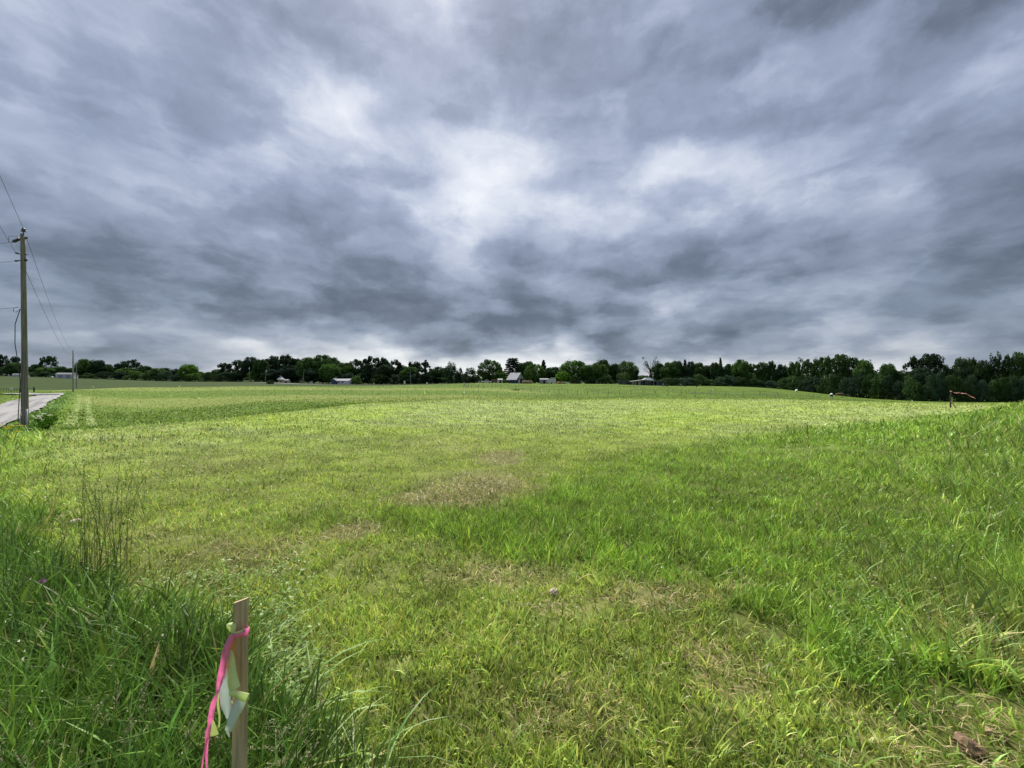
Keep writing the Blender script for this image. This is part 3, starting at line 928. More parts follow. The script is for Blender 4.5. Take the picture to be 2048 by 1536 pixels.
        npl = 30; size = .024
    elif kind == 'willow':
        for i in range(60):
            a = rs.uniform(0, 2 * math.pi); R = rs.uniform(.15, .48); zt = .95 - R * .5
            L_ = rs.uniform(.3, .8) * zt
            cent.append(np.array([math.cos(a) * R, math.sin(a) * R, zt - L_ / 2])); rad.append(np.array([.035, .035, L_ / 2]))
        limbs(6, .4, .7, .3, .014, .5); npl = 60; size = .026
    elif kind == 'bush':       # understory, wider than tall
        for i in range(44):
            a = rs.uniform(0, 2 * math.pi); z = rs.uniform(0, 1); rr = math.sqrt(max(0, 1 - z * z)) * rs.uniform(.4, 1)
            cent.append(np.array([math.cos(a) * rr * .42, math.sin(a) * rr * .42, .06 + z * .80])); rad.append(np.array([.13, .13, .12]))
        limbs(4, .1, .4, .2); npl = 60; size = .04
    elif kind == 'spire':
        for i in range(60):
            z = rs.uniform(.05, .97); R = .30 * (1 - z) * rs.uniform(.4, 1)
            a = rs.uniform(0, 2 * math.pi)
            cent.append(np.array([math.cos(a) * R, math.sin(a) * R, z])); rad.append(.13 * (1.1 - .75 * z))
        npl = 60
    trunk.tube([(0, 0, -.05), (lean[0] * .3, lean[1] * .3, .3), (lean[0] * .6, lean[1] * .6, .6), (lean[0] * top, lean[1] * top, top)],
               [.026, .019, .012, .003], 8)
    V, f, t = leaf_cloud(cent, rad, npl, size, rs)
    V[:, 2] = np.maximum(V[:, 2], .0)
    zmax = V[:, 2].max(); V[:, 2] /= zmax
    wx = np.percentile(np.abs(V[:, :2]), 99.3); V[:, :2] *= .5 / wx
    return V, f, t, trunk


PROTO = {}
def proto(kind, var):
    k = (kind, var)
    if k not in PROTO:
        seed = {'oak': 1, 'dome': 2, 'pine': 3, 'umbrella': 4, 'conifer': 5, 'whorled': 6, 'egg': 7, 'airy': 8, 'willow': 9, 'bush': 10, 'spire': 11}[kind] * 100 + var
        V, f, t, trunk = tree_proto(kind, seed)
        root = bpy.data.objects.new('tree', None)
        crown = mesh_np('crown', V, f, t, LEAF['dark'])
        tr = trunk.build('trunk', M_BARK, smooth=True)
        COL.objects.unlink(crown); COL.objects.unlink(tr)
        PROTO[k] = (crown, tr)
    return PROTO[k]


def tree(px, top, wpx, kind, mat, depth, label, name=None, group=None, var=None, cat='tree', sink=0.0):
    var = TR.integers(0, 3) if var is None else var
    crown, tr = proto(kind, int(var))
    p = at(px, depth)
    H = max(1.0, zof(top, depth) - p.z + sink)
    Wd = wpx / F * depth / math.sqrt(1 + ((px - 1024) / F) ** 2)
    e = bpy.data.objects.new(name or {'pine': 'pine_tree', 'oak': 'oak_tree', 'dome': 'maple_tree', 'umbrella': 'pine_tree', 'conifer': 'conifer_tree', 'whorled': 'pine_tree', 'egg': 'pear_tree',
                             'airy': 'dead_topped_tree', 'willow': 'willow_tree', 'bush': 'bush', 'spire': 'cedar_tree'}[kind], None)
    e.location = (p.x, p.y, p.z - sink); e.rotation_euler = (0, 0, float(TR.uniform(0, 6.28)))
    COL.objects.link(e)
    for src in (crown, tr):
        o = src.copy(); COL.objects.link(o); o.parent = e
        o.scale = (Wd, Wd, H)
        if src is crown:
            o.material_slots[0].link = 'OBJECT'; o.material_slots[0].material = LEAF[mat]
    tag(e, label, cat, group)
    return e


WOOD_L = 'trees along the far left field edge'; WOOD_M = 'tall trees behind the far road'; WOOD_F = 'trees round the farmyard'; WOOD_R = 'trees of the dark wood beyond the pasture'
T = [
 # px, top, width, kind, leaf, depth, label, group
 (-22, 704, 40, 'oak', 'dark', 325, 'tall dark tree cut by the left picture edge, beyond the dark field', WOOD_L),
 (6, 708, 26, 'pine', 'pine', 330, 'tall dark pine at the far left end of the tree line', WOOD_L),
 (30, 712, 20, 'pine', 'blue', 338, 'bluish slim tree rising just left of the near utility pole', WOOD_L),
 (30, 724, 40, 'oak', 'dark', 322, 'low dark oak behind the small white shed roof on the far left', WOOD_L),
 (74, 728, 34, 'oak', 'dark', 328, 'low rounded tree just right of the near utility pole', WOOD_L),
 (97, 711, 32, 'umbrella', 'dark', 335, 'tall open-crowned tree standing above the rest left of the white barn', WOOD_L),
 (92, 734, 36, 'oak', 'mid', 322, 'mid green low tree beneath the tall open-crowned tree', WOOD_L),
 (122, 732, 34, 'oak', 'dark', 330, 'low dark tree directly behind the long white barn', WOOD_L),
 (146, 735, 28, 'oak', 'dark', 332, 'dark tree behind the second utility pole', WOOD_L),
 (172, 717, 42, 'oak', 'green', 322, 'big rounded dark oak right of the long white barn', WOOD_L),
 (196, 719, 34, 'oak', 'pine', 326, 'dark oak touching the right side of the big rounded oak', WOOD_L),
 (216, 728, 26, 'oak', 'dark', 330, 'shorter dark oak in the dip right of the two big oaks', WOOD_L),
 (240, 726, 24, 'pine', 'pine', 328, 'dark pine left of the flat-topped pine', WOOD_L),
 (262, 718, 38, 'umbrella', 'pine', 330, 'flat-topped open pine above the left tree line', WOOD_L),
 (254, 735, 40, 'oak', 'mid', 322, 'mid green oak under the flat-topped open pine', WOOD_L),
 (290, 731, 36, 'oak', 'dark', 328, 'sloping-shouldered dark tree right of the flat-topped pine', WOOD_L),
 (316, 736, 32, 'oak', 'mid', 320, 'low mid green tree centred between flat-topped pine and bright maple', WOOD_L),
 (332, 735, 24, 'oak', 'dark', 330, 'narrow dark tree left of the pair of small pines', WOOD_L),
 (352, 737, 24, 'pine', 'blue', 328, 'small bluish pine immediately left of the bright green maple', WOOD_L),
 (378, 727, 34, 'dome', 'bright', 312, 'bright green maple standing out in the left tree line', WOOD_L),
 (400, 743, 30, 'oak', 'mid', 330, 'low tree in the gap right of the bright green maple', WOOD_L),
 (420, 744, 28, 'oak', 'dark', 335, 'lowest dark tree at the bottom of the skyline dip', WOOD_L),
 (436, 738, 26, 'oak', 'dark', 325, 'dark tree at the foot of the knob-topped pine', WOOD_L),
 (450, 725, 28, 'pine', 'pine', 318, 'knob-topped dark pine right of the skyline dip', WOOD_L),
 (478, 719, 26, 'pine', 'pine', 312, 'ragged pine left of the tall oak group', WOOD_M),
 (478, 740, 28, 'oak', 'grey', 300, 'greyish low tree by the leftmost far pole', WOOD_M),
 (502, 713, 34, 'oak', 'pine', 308, 'tall dark oak at the left end of the central group', WOOD_M),
 (522, 717, 28, 'oak', 'dark', 300, 'dark green oak behind the lamp-headed far pole', WOOD_M),
 (547, 710, 34, 'pine', 'pine', 312, 'tall pine right of the lamp-headed far pole', WOOD_M),
 (573, 708, 38, 'pine', 'pine', 308, 'tallest dark pine over the little ochre hut', WOOD_M),
 (594, 716, 30, 'oak', 'pine', 312, 'dark oak filling behind the two tallest pines', WOOD_M),
 (582, 731, 38, 'oak', 'blue', 296, 'drooping bluish-green tree right of the little ochre hut', WOOD_M),
 (548, 738, 36, 'oak', 'blue', 298, 'bluish bushy tree left of the little ochre hut', WOOD_M),
 (616, 713, 38, 'oak', 'green', 290, 'broad dark oak behind the middle far pole', WOOD_M),
 (646, 709, 46, 'oak', 'green', 294, 'widest tallest oak of the central group', WOOD_M),
 (666, 714, 30, 'oak', 'dark', 298, 'dark oak at the right shoulder of the central group', WOOD_M),
 (628, 735, 38, 'oak', 'pine', 284, 'dark low oak shading the small white box on the lawn', WOOD_M),
 (660, 726, 36, 'dome', 'mid', 282, 'mid green maple left of the white cottage', WOOD_M),
 (690, 725, 38, 'oak', 'mid', 296, 'mid green oak right behind the white cottage roof', WOOD_M),
 (712, 717, 30, 'dome', 'pine', 302, 'dark dome-shaped tree above the white cottage', WOOD_M),
 (712, 751, 24, 'bush', 'mid', 266, 'rounded green shrub at the right end of the white cottage', WOOD_M),
 (745, 711, 36, 'pine', 'pine', 288, 'left of the two tallest dark pines right of the cottage', WOOD_M),
 (766, 714, 28, 'pine', 'pine', 290, 'right of the two tallest dark pines right of the cottage', WOOD_M),
 (736, 726, 38, 'conifer', 'pine', 282, 'broad dark conifer with low limbs right of the cottage', WOOD_M),
 (772, 728, 34, 'oak', 'pine', 284, 'dark oak in front of the tall pine pair', WOOD_M),
 (790, 718, 24, 'pine', 'pine', 288, 'slim dark pine left of the yellowish tree', WOOD_M),
 (803, 729, 26, 'oak', 'pine', 290, 'dark sloping tree ending the tall pine group', WOOD_M),
 (820, 722, 18, 'pine', 'pine', 296, 'small knob-topped pine showing over the yellowish tree', WOOD_M),
 (833, 722, 15, 'pine', 'pine', 298, 'smaller knob-topped pine left of the big blue-dark conifer', WOOD_M),
 (822, 733, 34, 'oak', 'mid', 276, 'yellowish-green tree behind the thin pale pole', WOOD_M),
 (850, 719, 38, 'conifer', 'pine', 268, 'big broad conifer right of the thin pale pole', WOOD_M),
 (876, 733, 28, 'oak', 'dark', 268, 'low dark oak right of the big broad conifer', WOOD_M),
 (890, 735, 22, 'oak', 'dark', 266, 'narrow dark tree left of the tall egg-shaped tree', WOOD_M),
 (903, 722, 24, 'egg', 'pine', 246, 'tall egg-shaped dark tree by the fence end', WOOD_F),
 (919, 734, 16, 'egg', 'pine', 248, 'small egg-shaped tree leaning on the tall egg-shaped tree', WOOD_F),
 (926, 751, 20, 'bush', 'blue', 268, 'low bluish bush in the gap between the egg-shaped trees', WOOD_F),
 (940, 734, 29, 'egg', 'pine', 232, 'squat egg-shaped dark tree left of the white pickup', WOOD_F),
 (979, 717, 40, 'dome', 'green', 234, 'large round-headed maple directly behind the white pickup', WOOD_F),
 (1001, 740, 22, 'oak', 'mid', 224, 'small light green tree left of the navy barn', WOOD_F),
 (1007, 752, 24, 'bush', 'bright', 221, 'yellowish bush touching the left wall of the navy barn', WOOD_F),
 (1025, 715, 34, 'whorled', 'blue', 246, 'white pine with level tiers above the navy barn roof', WOOD_F),
 (1046, 724, 26, 'oak', 'dark', 244, 'dark oak behind the right slope of the barn roof', WOOD_F),
 (1058, 721, 20, 'oak', 'dark', 250, 'dark treetop behind the bright maple near the hay bales', WOOD_F),
 (1069, 725, 34, 'dome', 'mid', 227, 'green maple standing behind the hay bales', WOOD_F),
 (1087, 719, 20, 'spire', 'pine', 246, 'pointed dark conifer above the white trailer', WOOD_F),
 (1098, 735, 26, 'oak', 'dark', 240, 'low dark oak behind the white trailer', WOOD_F),
 (1110, 733, 26, 'oak', 'dark', 244, 'dull green tree right behind the white trailer', WOOD_F),
 (1086, 757, 16, 'bush', 'dark', 221, 'dark round shrub between hay bales and white trailer', WOOD_F),
 (1126, 742, 26, 'dome', 'bright', 226, 'small bright round tree above the orange implement', WOOD_F),
 (1146, 719, 46, 'dome', 'mid', 234, 'large leafy maple right of the small bright round tree', WOOD_F),
 (1172, 729, 34, 'oak', 'mid', 228, 'green oak between the large leafy maple and the bright one', WOOD_F),
 (1193, 725, 38, 'dome', 'mid', 230, 'spreading green tree left of the hanging willow', WOOD_F),
 (1207, 718, 30, 'oak', 'dark', 242, 'dark treetop behind the spreading green tree', WOOD_F),
 (1152, 750, 24, 'bush', 'dark', 222, 'dark bush below the large leafy maple', WOOD_F),
 (1180, 752, 22, 'bush', 'dark', 221, 'dark bush below the spreading green tree', WOOD_F),
 (1212, 748, 28, 'bush', 'dark', 222, 'dark bush left of the hanging willow', WOOD_F),
 (1230, 726, 20, 'oak', 'dark', 238, 'slim dark tree between spreading tree and round dark tree', WOOD_F),
 (1254, 720, 38, 'dome', 'green', 236, 'round dark tree rising behind the willow', WOOD_F),
 (1246, 743, 21, 'willow', 'willow', 216, 'pale hanging willow left of the grey shed', WOOD_F),
 (1274, 738, 10, 'spire', 'pine', 230, 'thin pointed cedar at the edge of the sky gap', WOOD_F),
 (1286, 750, 34, 'bush', 'dark', 226, 'low dark thicket in the sky gap behind the grey shed', WOOD_F),
 (1301, 713, 36, 'airy', 'grey', 228, 'half-bare spreading tree in front of bright sky', WOOD_R),
 (1318, 725, 24, 'oak', 'dark', 222, 'dark tree at the right foot of the half-bare tree', WOOD_R),
 (1338, 723, 30, 'oak', 'green', 216, 'first full dark tree right of the grey shed roof', WOOD_R),
 (1353, 720, 26, 'oak', 'dark', 220, 'slightly taller dark tree left of the pointed cedar', WOOD_R),
 (1370, 718, 16, 'spire', 'pine', 216, 'pointed cedar in the left part of the wood', WOOD_R),
 (1382, 722, 20, 'oak', 'pine', 214, 'narrow dark tree right of the pointed cedar', WOOD_R),
 (1398, 724, 28, 'oak', 'green', 212, 'level-topped dark tree above the weathered fence posts', WOOD_R),
 (1416, 729, 28, 'oak', 'pine', 210, 'lower dark tree left of the tall thin tree', WOOD_R),
 (1430, 723, 20, 'oak', 'dark', 206, 'dark tree touching the tall thin tree', WOOD_R),
 (1441, 714, 14, 'spire', 'dark', 205, 'tall thin tree poking above the wood', WOOD_R),
 (1457, 727, 24, 'oak', 'dark', 204, 'dark tree just right of the tall thin tree', WOOD_R),
 (1480, 718, 34, 'oak', 'mid', 200, 'greener rounded tree in the middle of the wood', WOOD_R),
 (1504, 726, 30, 'umbrella', 'dark', 198, 'open tree with sky holes right of the greener rounded tree', WOOD_R),
 (1524, 723, 22, 'pine', 'dark', 198, 'left of two narrow pointed pines by the sky holes', WOOD_R),
 (1543, 720, 20, 'pine', 'dark', 196, 'right of two narrow pointed pines by the sky holes', WOOD_R),
 (1563, 727, 26, 'oak', 'pine', 192, 'low dark tree at the notch before the tall pines', WOOD_R),
 (1588, 722, 30, 'pine', 'green', 184, 'pine starting the rise of the tall pines', WOOD_R),
 (1614, 713, 38, 'umbrella', 'dark', 176, 'lacy spreading pine left of the tallest lacy one', WOOD_R),
 (1643, 714, 34, 'umbrella', 'dark', 170, 'lacy pine filling between two larger lacy crowns', WOOD_R),
 (1672, 708, 48, 'umbrella', 'dark', 162, 'broadest lacy crown, behind the brown cow', WOOD_R),
 (1700, 714, 34, 'umbrella', 'dark', 158, 'lacy dark tree on the right slope of the broadest crown', WOOD_R),
 (1728, 717, 38, 'oak', 'mid', 152, 'greener full tree right of the lacy crowns', WOOD_R),
 (1776, 725, 38, 'oak', 'green', 146, 'separate lower rounded tree left of the notch', WOOD_R),
 (1806, 738, 34, 'bush', 'dark', 142, 'low tree in the deep notch left of the umbrella-shaped crown', WOOD_R),
 (1850, 707, 64, 'umbrella', 'pine', 138, 'big umbrella-shaped crown left of the pink-ribboned stake', WOOD_R),
 (1842, 735, 50, 'oak', 'pine', 134, 'dark oak beneath the big umbrella-shaped crown', WOOD_R),
 (1886, 728, 34, 'oak', 'dark', 136, 'dark tree directly above the pink-ribboned stake', WOOD_R),
 (1922, 713, 44, 'oak', 'grey', 132, 'paler feathery tree right of the pink-ribboned stake', WOOD_R),
 (1945, 714, 32, 'pine', 'dark', 134, 'dark pine beside the paler feathery tree', WOOD_R),
 (1966, 719, 32, 'oak', 'dark', 130, 'dark oak left of the last lacy pines', WOOD_R),
 (1998, 702, 40, 'umbrella', 'pine', 128, 'tall lacy pine near the right picture edge', WOOD_R),
 (2030, 703, 38, 'umbrella', 'dark', 126, 'tall lacy tree cut by the right picture edge', WOOD_R),
 (2062, 705, 40, 'oak', 'dark', 124, 'dark tree cropped at the right picture edge, behind the bank', WOOD_R),
 (2100, 702, 60, 'oak', 'dark', 120, 'broad dark tree just beyond the right picture edge', WOOD_R),
 (-70, 706, 60, 'oak', 'dark', 315, 'broad dark tree just beyond the left picture edge', WOOD_L),
]
for (px, top, w, kind, mat, d, lab, grp) in T:
    tree(px, top, w * 1.22, kind, mat, d, lab, group=grp)

def distant_wood():
    """unbroken woodland far behind the named trees"""
    rs = np.random.default_rng(5)
    cent, rad = [], []
    for px in np.arange(-250, 2350, 7.0):
        d = float(np.interp(px, [-250, 400, 1000, 1330, 1700, 2350], [400, 400, 330, 270, 200, 150])) + rs.uniform(0, 25)
        topy = float(np.interp(px, [-250, 200, 420, 560, 900, 1280, 1340, 2350], [725, 738, 747, 735, 748, 756, 742, 735])) + rs.uniform(-4, 4)
        p = at(px, d); H = zof(topy, d) - p.z
        for k in range(3):
            cent.append(np.array([p.x + rs.normal(0, 2), p.y + rs.normal(0, 3), p.z + H * (.2 + .27 * k)])); rad.append(np.array([3.2, 3.2, H * .24]))
    V, f, t = leaf_cloud(cent, rad, 75, 1.15, rs)
    o = mesh_np('distant_wood', V, f, t, LEAF['dark'])
    tag(o, 'unbroken dark woodland far behind the nearer trees', 'wood', kind='stuff')
distant_wood()

# understory of the wood: a row of bushes closing it down to the pasture
ordn = ['first', 'second', 'third', 'fourth', 'fifth', 'sixth', 'seventh', 'eighth', 'ninth', 'tenth']
xs = np.arange(1335, 2100, 21)
for i, px in enumerate(xs):
    d = float(np.interp(px, [1330, 1500, 1580, 1700, 1850, 2048, 2120], [204, 192, 180, 150, 128, 116, 112]))
    topy = float(np.interp(px, [1330, 1700, 2048], [750, 756, 748])) + float(TR.uniform(-13, 10))
    sec = ['under the left part of the wood', 'under the middle of the wood', 'under the lacy crowns', 'right of the deep notch'][min(3, i * 4 // len(xs))]
    n_in = i - [j for j in range(len(xs)) if min(3, j * 4 // len(xs)) == min(3, i * 4 // len(xs))][0]
    tree(float(px), topy, 40, 'bush', ['dark', 'pine', 'blue', 'dark'][i % 4], d, '%s understory bush from the left, %s' % (ordn[n_in], sec), group='dark understory bushes along the wood', cat='bush', sink=1.2)
xs = np.arange(60, 560, 30)
for i, px in enumerate(xs):
    d = float(np.interp(px, [60, 350, 560], [318, 312, 294]))
    tree(float(px), 743 + float(TR.uniform(-3, 3)), 44, 'bush', ['dark', 'pine', 'blue', 'mid'][i % 4], d,
         '%s low hedge bush counted %s' % (ordn[i % 9], ['right from the near utility pole', 'right from the flat-topped pine'][i // 9]), group='low bushes along the far left field edge', cat='bush')
xs = np.arange(590, 900, 34)
for i, px in enumerate(xs):
    d = float(np.interp(px, [560, 900], [300, 262]))
    tree(float(px), 748 + float(TR.uniform(-3, 3)), 42, 'bush', ['pine', 'dark', 'pine', 'blue'][i % 4], d,
         '%s dark bush right from the ochre hut, beneath the tall trees' % ordn[i], group='low bushes beneath the middle trees', cat='bush')

# ------------------------------------------------------------------ utility poles and wires
def sag(a, b, drop, n=24):
    a, b = Vector(a), Vector(b)
    return [a.lerp(b, i / n) - Vector((0, 0, drop * 4 * (i / n) * (1 - i / n))) for i in range(n + 1)]


def make_pole(px_base, d, top_py, r0, r1, name, label, group, mat, tilt_px=0.0, z_base=None):
    b = at(px_base, d); 
    e = empty(name, b)
    tag(e, label, 'utility pole', group)
    H = zof(top_py, d) - b.z
    tx = tilt_px / F * d
    m = MB(); n = 12
    pts = [(tx * k / n, 0, H * k / n + (0 if k else -.3)) for k in range(n + 1)]
    m.tube(pts, [r0 + (r1 - r0) * k / n for k in range(n + 1)], 16)
    m.build('shaft', mat, e, smooth=True)
    return e, b, H, tx


e, pb, PH, ptx = make_pole(51, 19.6, 468, 0.122, .090, 'utility_pole', 'near weathered grey utility pole at the verge of the lane', 'utility poles along the lane', M_POLE, -5)
topL = Vector((ptx, 0, PH))                      # local
MB().lathe((ptx + .02, 0, PH), [(.02, 0), (.02, .10), (.11, .12), (.04, .15), (.10, .18), (.04, .21), (.085, .24), (.03, .30)], 12).build('insulator', M_PORC, e, smooth=True)
m = MB(); m.tube([(ptx - .09, 0, PH - .22), (ptx - .55, 0, PH - .42)], [.045, .03], 8)
for k in range(4): m.tube([(ptx - .18 - .08 * k, 0, PH - .25 - .037 * k), (ptx - .21 - .08 * k, 0, PH - .265 - .037 * k)], [.075, .075], 10)
m.build('insulator', M_PORC, e, smooth=True)
MB().tube([(ptx - .1, 0, PH - .10), (ptx - .72, 0, PH - .12), (ptx - .74, 0, PH - .40)], .010, 5).build('jumper_wire', M_WIRE, e)
MB().tube([(ptx - .10, 0, PH - 1.02), (ptx - .30, -.05, PH - .98)], [.03, .045], 8).build('insulator', M_PORC, e, smooth=True)
MB().tube([(ptx - .10, 0, PH - 1.35), (ptx - .38, 0, PH - 1.37)], [.02, .05], 8).build('insulator', M_PORC, e, smooth=True)
MB().box((ptx + .16, 0, PH - .20), (.06, .08, .10)).box((ptx + .15, 0, PH - 1.33), (.06, .08, .10)).box((ptx + .18, 0, PH - 1.05), (.12, .04, .03)).build('bolt_plate', M_DARKP, e)
MB().tube([(ptx * .6 - .12, -.05, PH - 3.8), (-.40, -.1, PH - 4.6), (-.38, -.12, PH - 5.6), (-.24, -.14, PH - 6.3), (-.12, -.17, PH - 6.9), (-.02, -.19, PH - 7.5), (-.08, -.20, PH - 8.6), (-.13, -.20, .35)], .016, 6).build('drop_cable', M_DARKP, e, smooth=True)
MB().tube([(-.15, -.02, PH - 4.5), (-.20, -.02, PH - 7), (-.20, -.02, .3)], .012, 6).build('ground_wire', M_WIRE, e, smooth=True)
MB().tube([(-.19, -.03, -.2), (-.19, -.03, .75)], .035, 8).build('cable_guard', M_PVC, e, smooth=True)
MB().tube([(.17, -.08, -.2), (.17, -.08, 1.0)], .035, 8).build('cable_guard', M_PVC, e, smooth=True)
MB().tube([(-.26, -.1, PH - 3.72), (-.45, -.1, PH - 3.78), (-.50, -.1, PH - 3.95), (-.35, -.1, PH - 4.0), (-.15, -.1, PH - 3.85)], .010, 5).build('cable_loop', M_DARKP, e)

e2, pb2, PH2, _ = make_pole(146, 95, 703, .16, .11, 'utility_pole', 'second utility pole standing at the far end of the grey lane', 'utility poles along the lane', M_POLEL)
MB().lathe((0, 0, PH2), [(.02, 0), (.08, .1), (.05, .2), (.08, .26), (.03, .34)], 8).build('insulator', M_PORC, e2)
MB().box((.10, 0, PH2 - 2.8), (.25, .15, .12)).build('bracket', M_DARKP, e2)
e3, pb3, PH3, _ = make_pole(153, 160, 727, .16, .11, 'utility_pole', 'third and shortest-looking utility pole, just right of the second', 'utility poles along the lane', M_POLEL)
MB().box((-.8, 0, PH3 - .8), (1.6, .12, .12)).build('crossarm', M_POLEL, e3)
for px, d, top, lab, tl in ((499, 290, 734, 'leftmost thin far pole with a small lamp head', 0), (530, 268, 739, 'far pole carrying a round white lamp beside the far road', 3), (606, 262, 738, 'pale leaning far pole before the big dark oaks', 2), (821, 258, 740, 'thin pale pole before the yellowish-green tree', 0)):
    q, b_, h_, tx_ = make_pole(px, d, top, .17, .13, 'utility_pole', lab, 'far roadside poles', M_POLEL, tl)
    if px < 550:
        MB().lathe((tx_, -.3, h_ - 1.5), [(.1, -.3), (.4, 0), (.4, .5), (.1, .7)], 10).build('lamp', M_WHITE, q, smooth=True)

def wire(name, pts, r, label, grp='overhead wires'):
    o = MB().tube(pts, r, 5).build(name, M_WIRE, None, smooth=True)
    tag(o, label, 'wire', grp)
P1 = pb + topL
back = Vector((58, -55.4, 0))
wire('power_line', sag(P1 + Vector((.02, 0, .28)), Vector((back.x, back.y, P1.z + 1.6)), 1.1), .008, 'upper wire running from the pole-top insulator overhead towards the viewer')
wire('power_line', sag(pb + Vector((ptx - .3, -.05, PH - .98)), Vector((back.x - .3, back.y, P1.z + .6)), 1.1), .008, 'lower wire running from the side bracket overhead towards the viewer')
wire('power_line', sag(pb + Vector((ptx + .18, 0, PH - .2)), pb2 + Vector((0, 0, PH2 + .3)), 1.4), .009, 'upper wire between the near and the second utility pole')
wire('power_line', sag(pb + Vector((ptx + .16, 0, PH - 1.9)), pb2 + Vector((.1, 0, PH2 - .9)), 1.5), .009, 'lower wire between the near and the second utility pole')
wire('power_line', sag(pb2 + Vector((0, 0, PH2 + .3)), pb3 + Vector((0, 0, PH3)), .8), .012, 'short-looking wire between the second and third utility poles')
lf = Vector((-75, 22, 0))
wire('service_line', sag(pb + Vector((ptx - .55, 0, PH - .42)), Vector((lf.x, lf.y, P1.z - .8)), .9), .008, 'topmost wire leaving the near pole to the left')
wire('service_line', sag(pb + Vector((ptx - .38, 0, PH - 1.37)), Vector((lf.x, lf.y, P1.z - 2.4)), .9), .008, 'middle wire leaving the near pole to the left')
wire('service_line', sag(pb + Vector((ptx - .15, 0, PH - 3.72)), Vector((lf.x, lf.y, P1.z - 4.6)), .7), .009, 'lowest wire leaving the near pole to the left')


# ------------------------------------------------------------------ buildings
def rot_root(name, px, d, rz, label, cat, group=None, lift=0.0):
    b = at(px, d, lift)
    e = empty(name, b, rz)
    return tag(e, label, cat, group)


def gable(e, L_, Wd, wall_h, roof_h, mw, mr, over=.4, base=-.6, open_front=False):
    """long axis x; gable ends at +-x"""
    m = MB(); m.box((0, 0, (wall_h + base) / 2), (L_, Wd, wall_h - base)); m.build('wall', mw, e)
    r = MB(); h0 = wall_h - .02
    for sgn in (-1, 1):
        y0, y1 = sgn * (Wd / 2 + over), 0
        z0, z1 = h0 - over * roof_h / (Wd / 2), h0 + roof_h
        vs = [(-L_ / 2 - over, y0, z0), (L_ / 2 + over, y0, z0), (L_ / 2 + over, y1, z1), (-L_ / 2 - over, y1, z1)]
        vs += [(x, y, z + .12) for x, y, z in vs]
        r.add(vs, [(0, 1, 2, 3), (7, 6, 5, 4), (0, 4, 5, 1), (1, 5, 6, 2), (3, 2, 6, 7), (0, 3, 7, 4)])
    r.build('roof', mr, e)
    g = MB()
    for sx in (-1, 1):
        x = sx * (L_ / 2 + .003)
        vs = [(x - sx * .12, -Wd / 2, h0), (x - sx * .12, Wd / 2, h0), (x - sx * .12, 0, h0 + roof_h), (x, -Wd / 2, h0), (x, Wd / 2, h0), (x, 0, h0 + roof_h)]
        g.add(vs, [(0, 2, 1), (3, 4, 5), (0, 1, 4, 3), (1, 2, 5, 4), (2, 0, 3, 5)])
    g.build('gable', mr if open_front else mw, e)


# navy barn with pale gable roof
e = rot_root('barn', 1031, 213, math.radians(-42), 'small open navy-blue barn with pale metal gable roof, right of the pickup', 'barn')
gable(e, 6.2, 5.4, 2.75, 3.0, M_NAVY, M_ROOFM, .8, open_front=True)
MB().box((3.16, -.6, 1.0), (.1, 1.4, 2.2)).build('door', M_CREAM, e)
MB().box((3.15, 1.5, 1.0), (.1, 1.6, 2.4)).build('opening', M_DARK, e)
MB().box((3.4, 2.9, 1.2), (.2, .2, 3.2)).build('post', M_DARKP, e)
MB().box((-1.0, -2.75, 1.2), (1.0, .1, .8)).build('window', M_GLASS, e)
MB().box((.5, .2, 5.9), (.5, .5, .7)).build('chimney', M_CREAM, e)

# weathered livestock shed
e = rot_root('livestock_shed', 1296, 199, 0.0, 'low weathered livestock shed with raised tin roof centre, left of the wood', 'shed')
MB().box((-5.4, .4, .7), (4.6, 3, 2.8)).build('wall', M_BARNW, e)
MB().box((.5, 2.2, .7), (7.4, .2, 2.8)).box((5.9, .5, .6), (3.3, 3.0, 2.6)).build('back_wall', M_NAVY, e)
MB().prism([(-9.0, 1.95), (-3.0, 2.75), (4.2, 2.25), (8.8, 2.05), (8.8, 2.2), (4.2, 2.4), (-3.0, 2.9), (-9.0, 2.1)], -2.2, 2.6).build('roof', M_ROOFR, e)
MB().add([(-3.2, -1.9, 2.6), (2.9, -1.9, 2.35), (2.9, 2.2, 2.35), (-3.2, 2.2, 2.6), (-1.3, -.2, 3.95), (1.1, -.2, 3.95), (1.1, .5, 3.95), (-1.3, .5, 3.95)],
         [(0, 1, 5, 4), (1, 2, 6, 5), (2, 3, 7, 6), (3, 0, 4, 7), (4, 5, 6, 7), (3, 2, 1, 0)]).build('raised_roof', M_ROOFM, e)
for x in (-1.9, -.8, .4, 2.1, 4.0): MB().box((x, -1.9, .9), (.16, .16, 2.9)).build('post', M_BARNW, e)
for x, w in ((-7.4, .35), (-6.0, .9), (-3.7, .8)): MB().box((x, -1.13, .7), (w, .08, 2.3)).build('opening', M_DARK, e)
e = rot_root('lean_to', 1251, 204, 0.0, 'low dark green lean-to beside the left end of the livestock shed', 'shed')
MB().box((0, 0, .8), (7.2, 3, 2.6)).build('wall', plain('dark_green_boards', (.04, .065, .05)), e)
MB().prism([(-3.9, 2.1), (3.9, 2.1), (3.9, 2.25), (-3.9, 2.25)], -1.8, 1.8).build('roof', M_ROOFB, e)
MB().box((-1.4, -1.53, .9), (2.0, .06, 1.1)).build('window', M_GLASS, e)

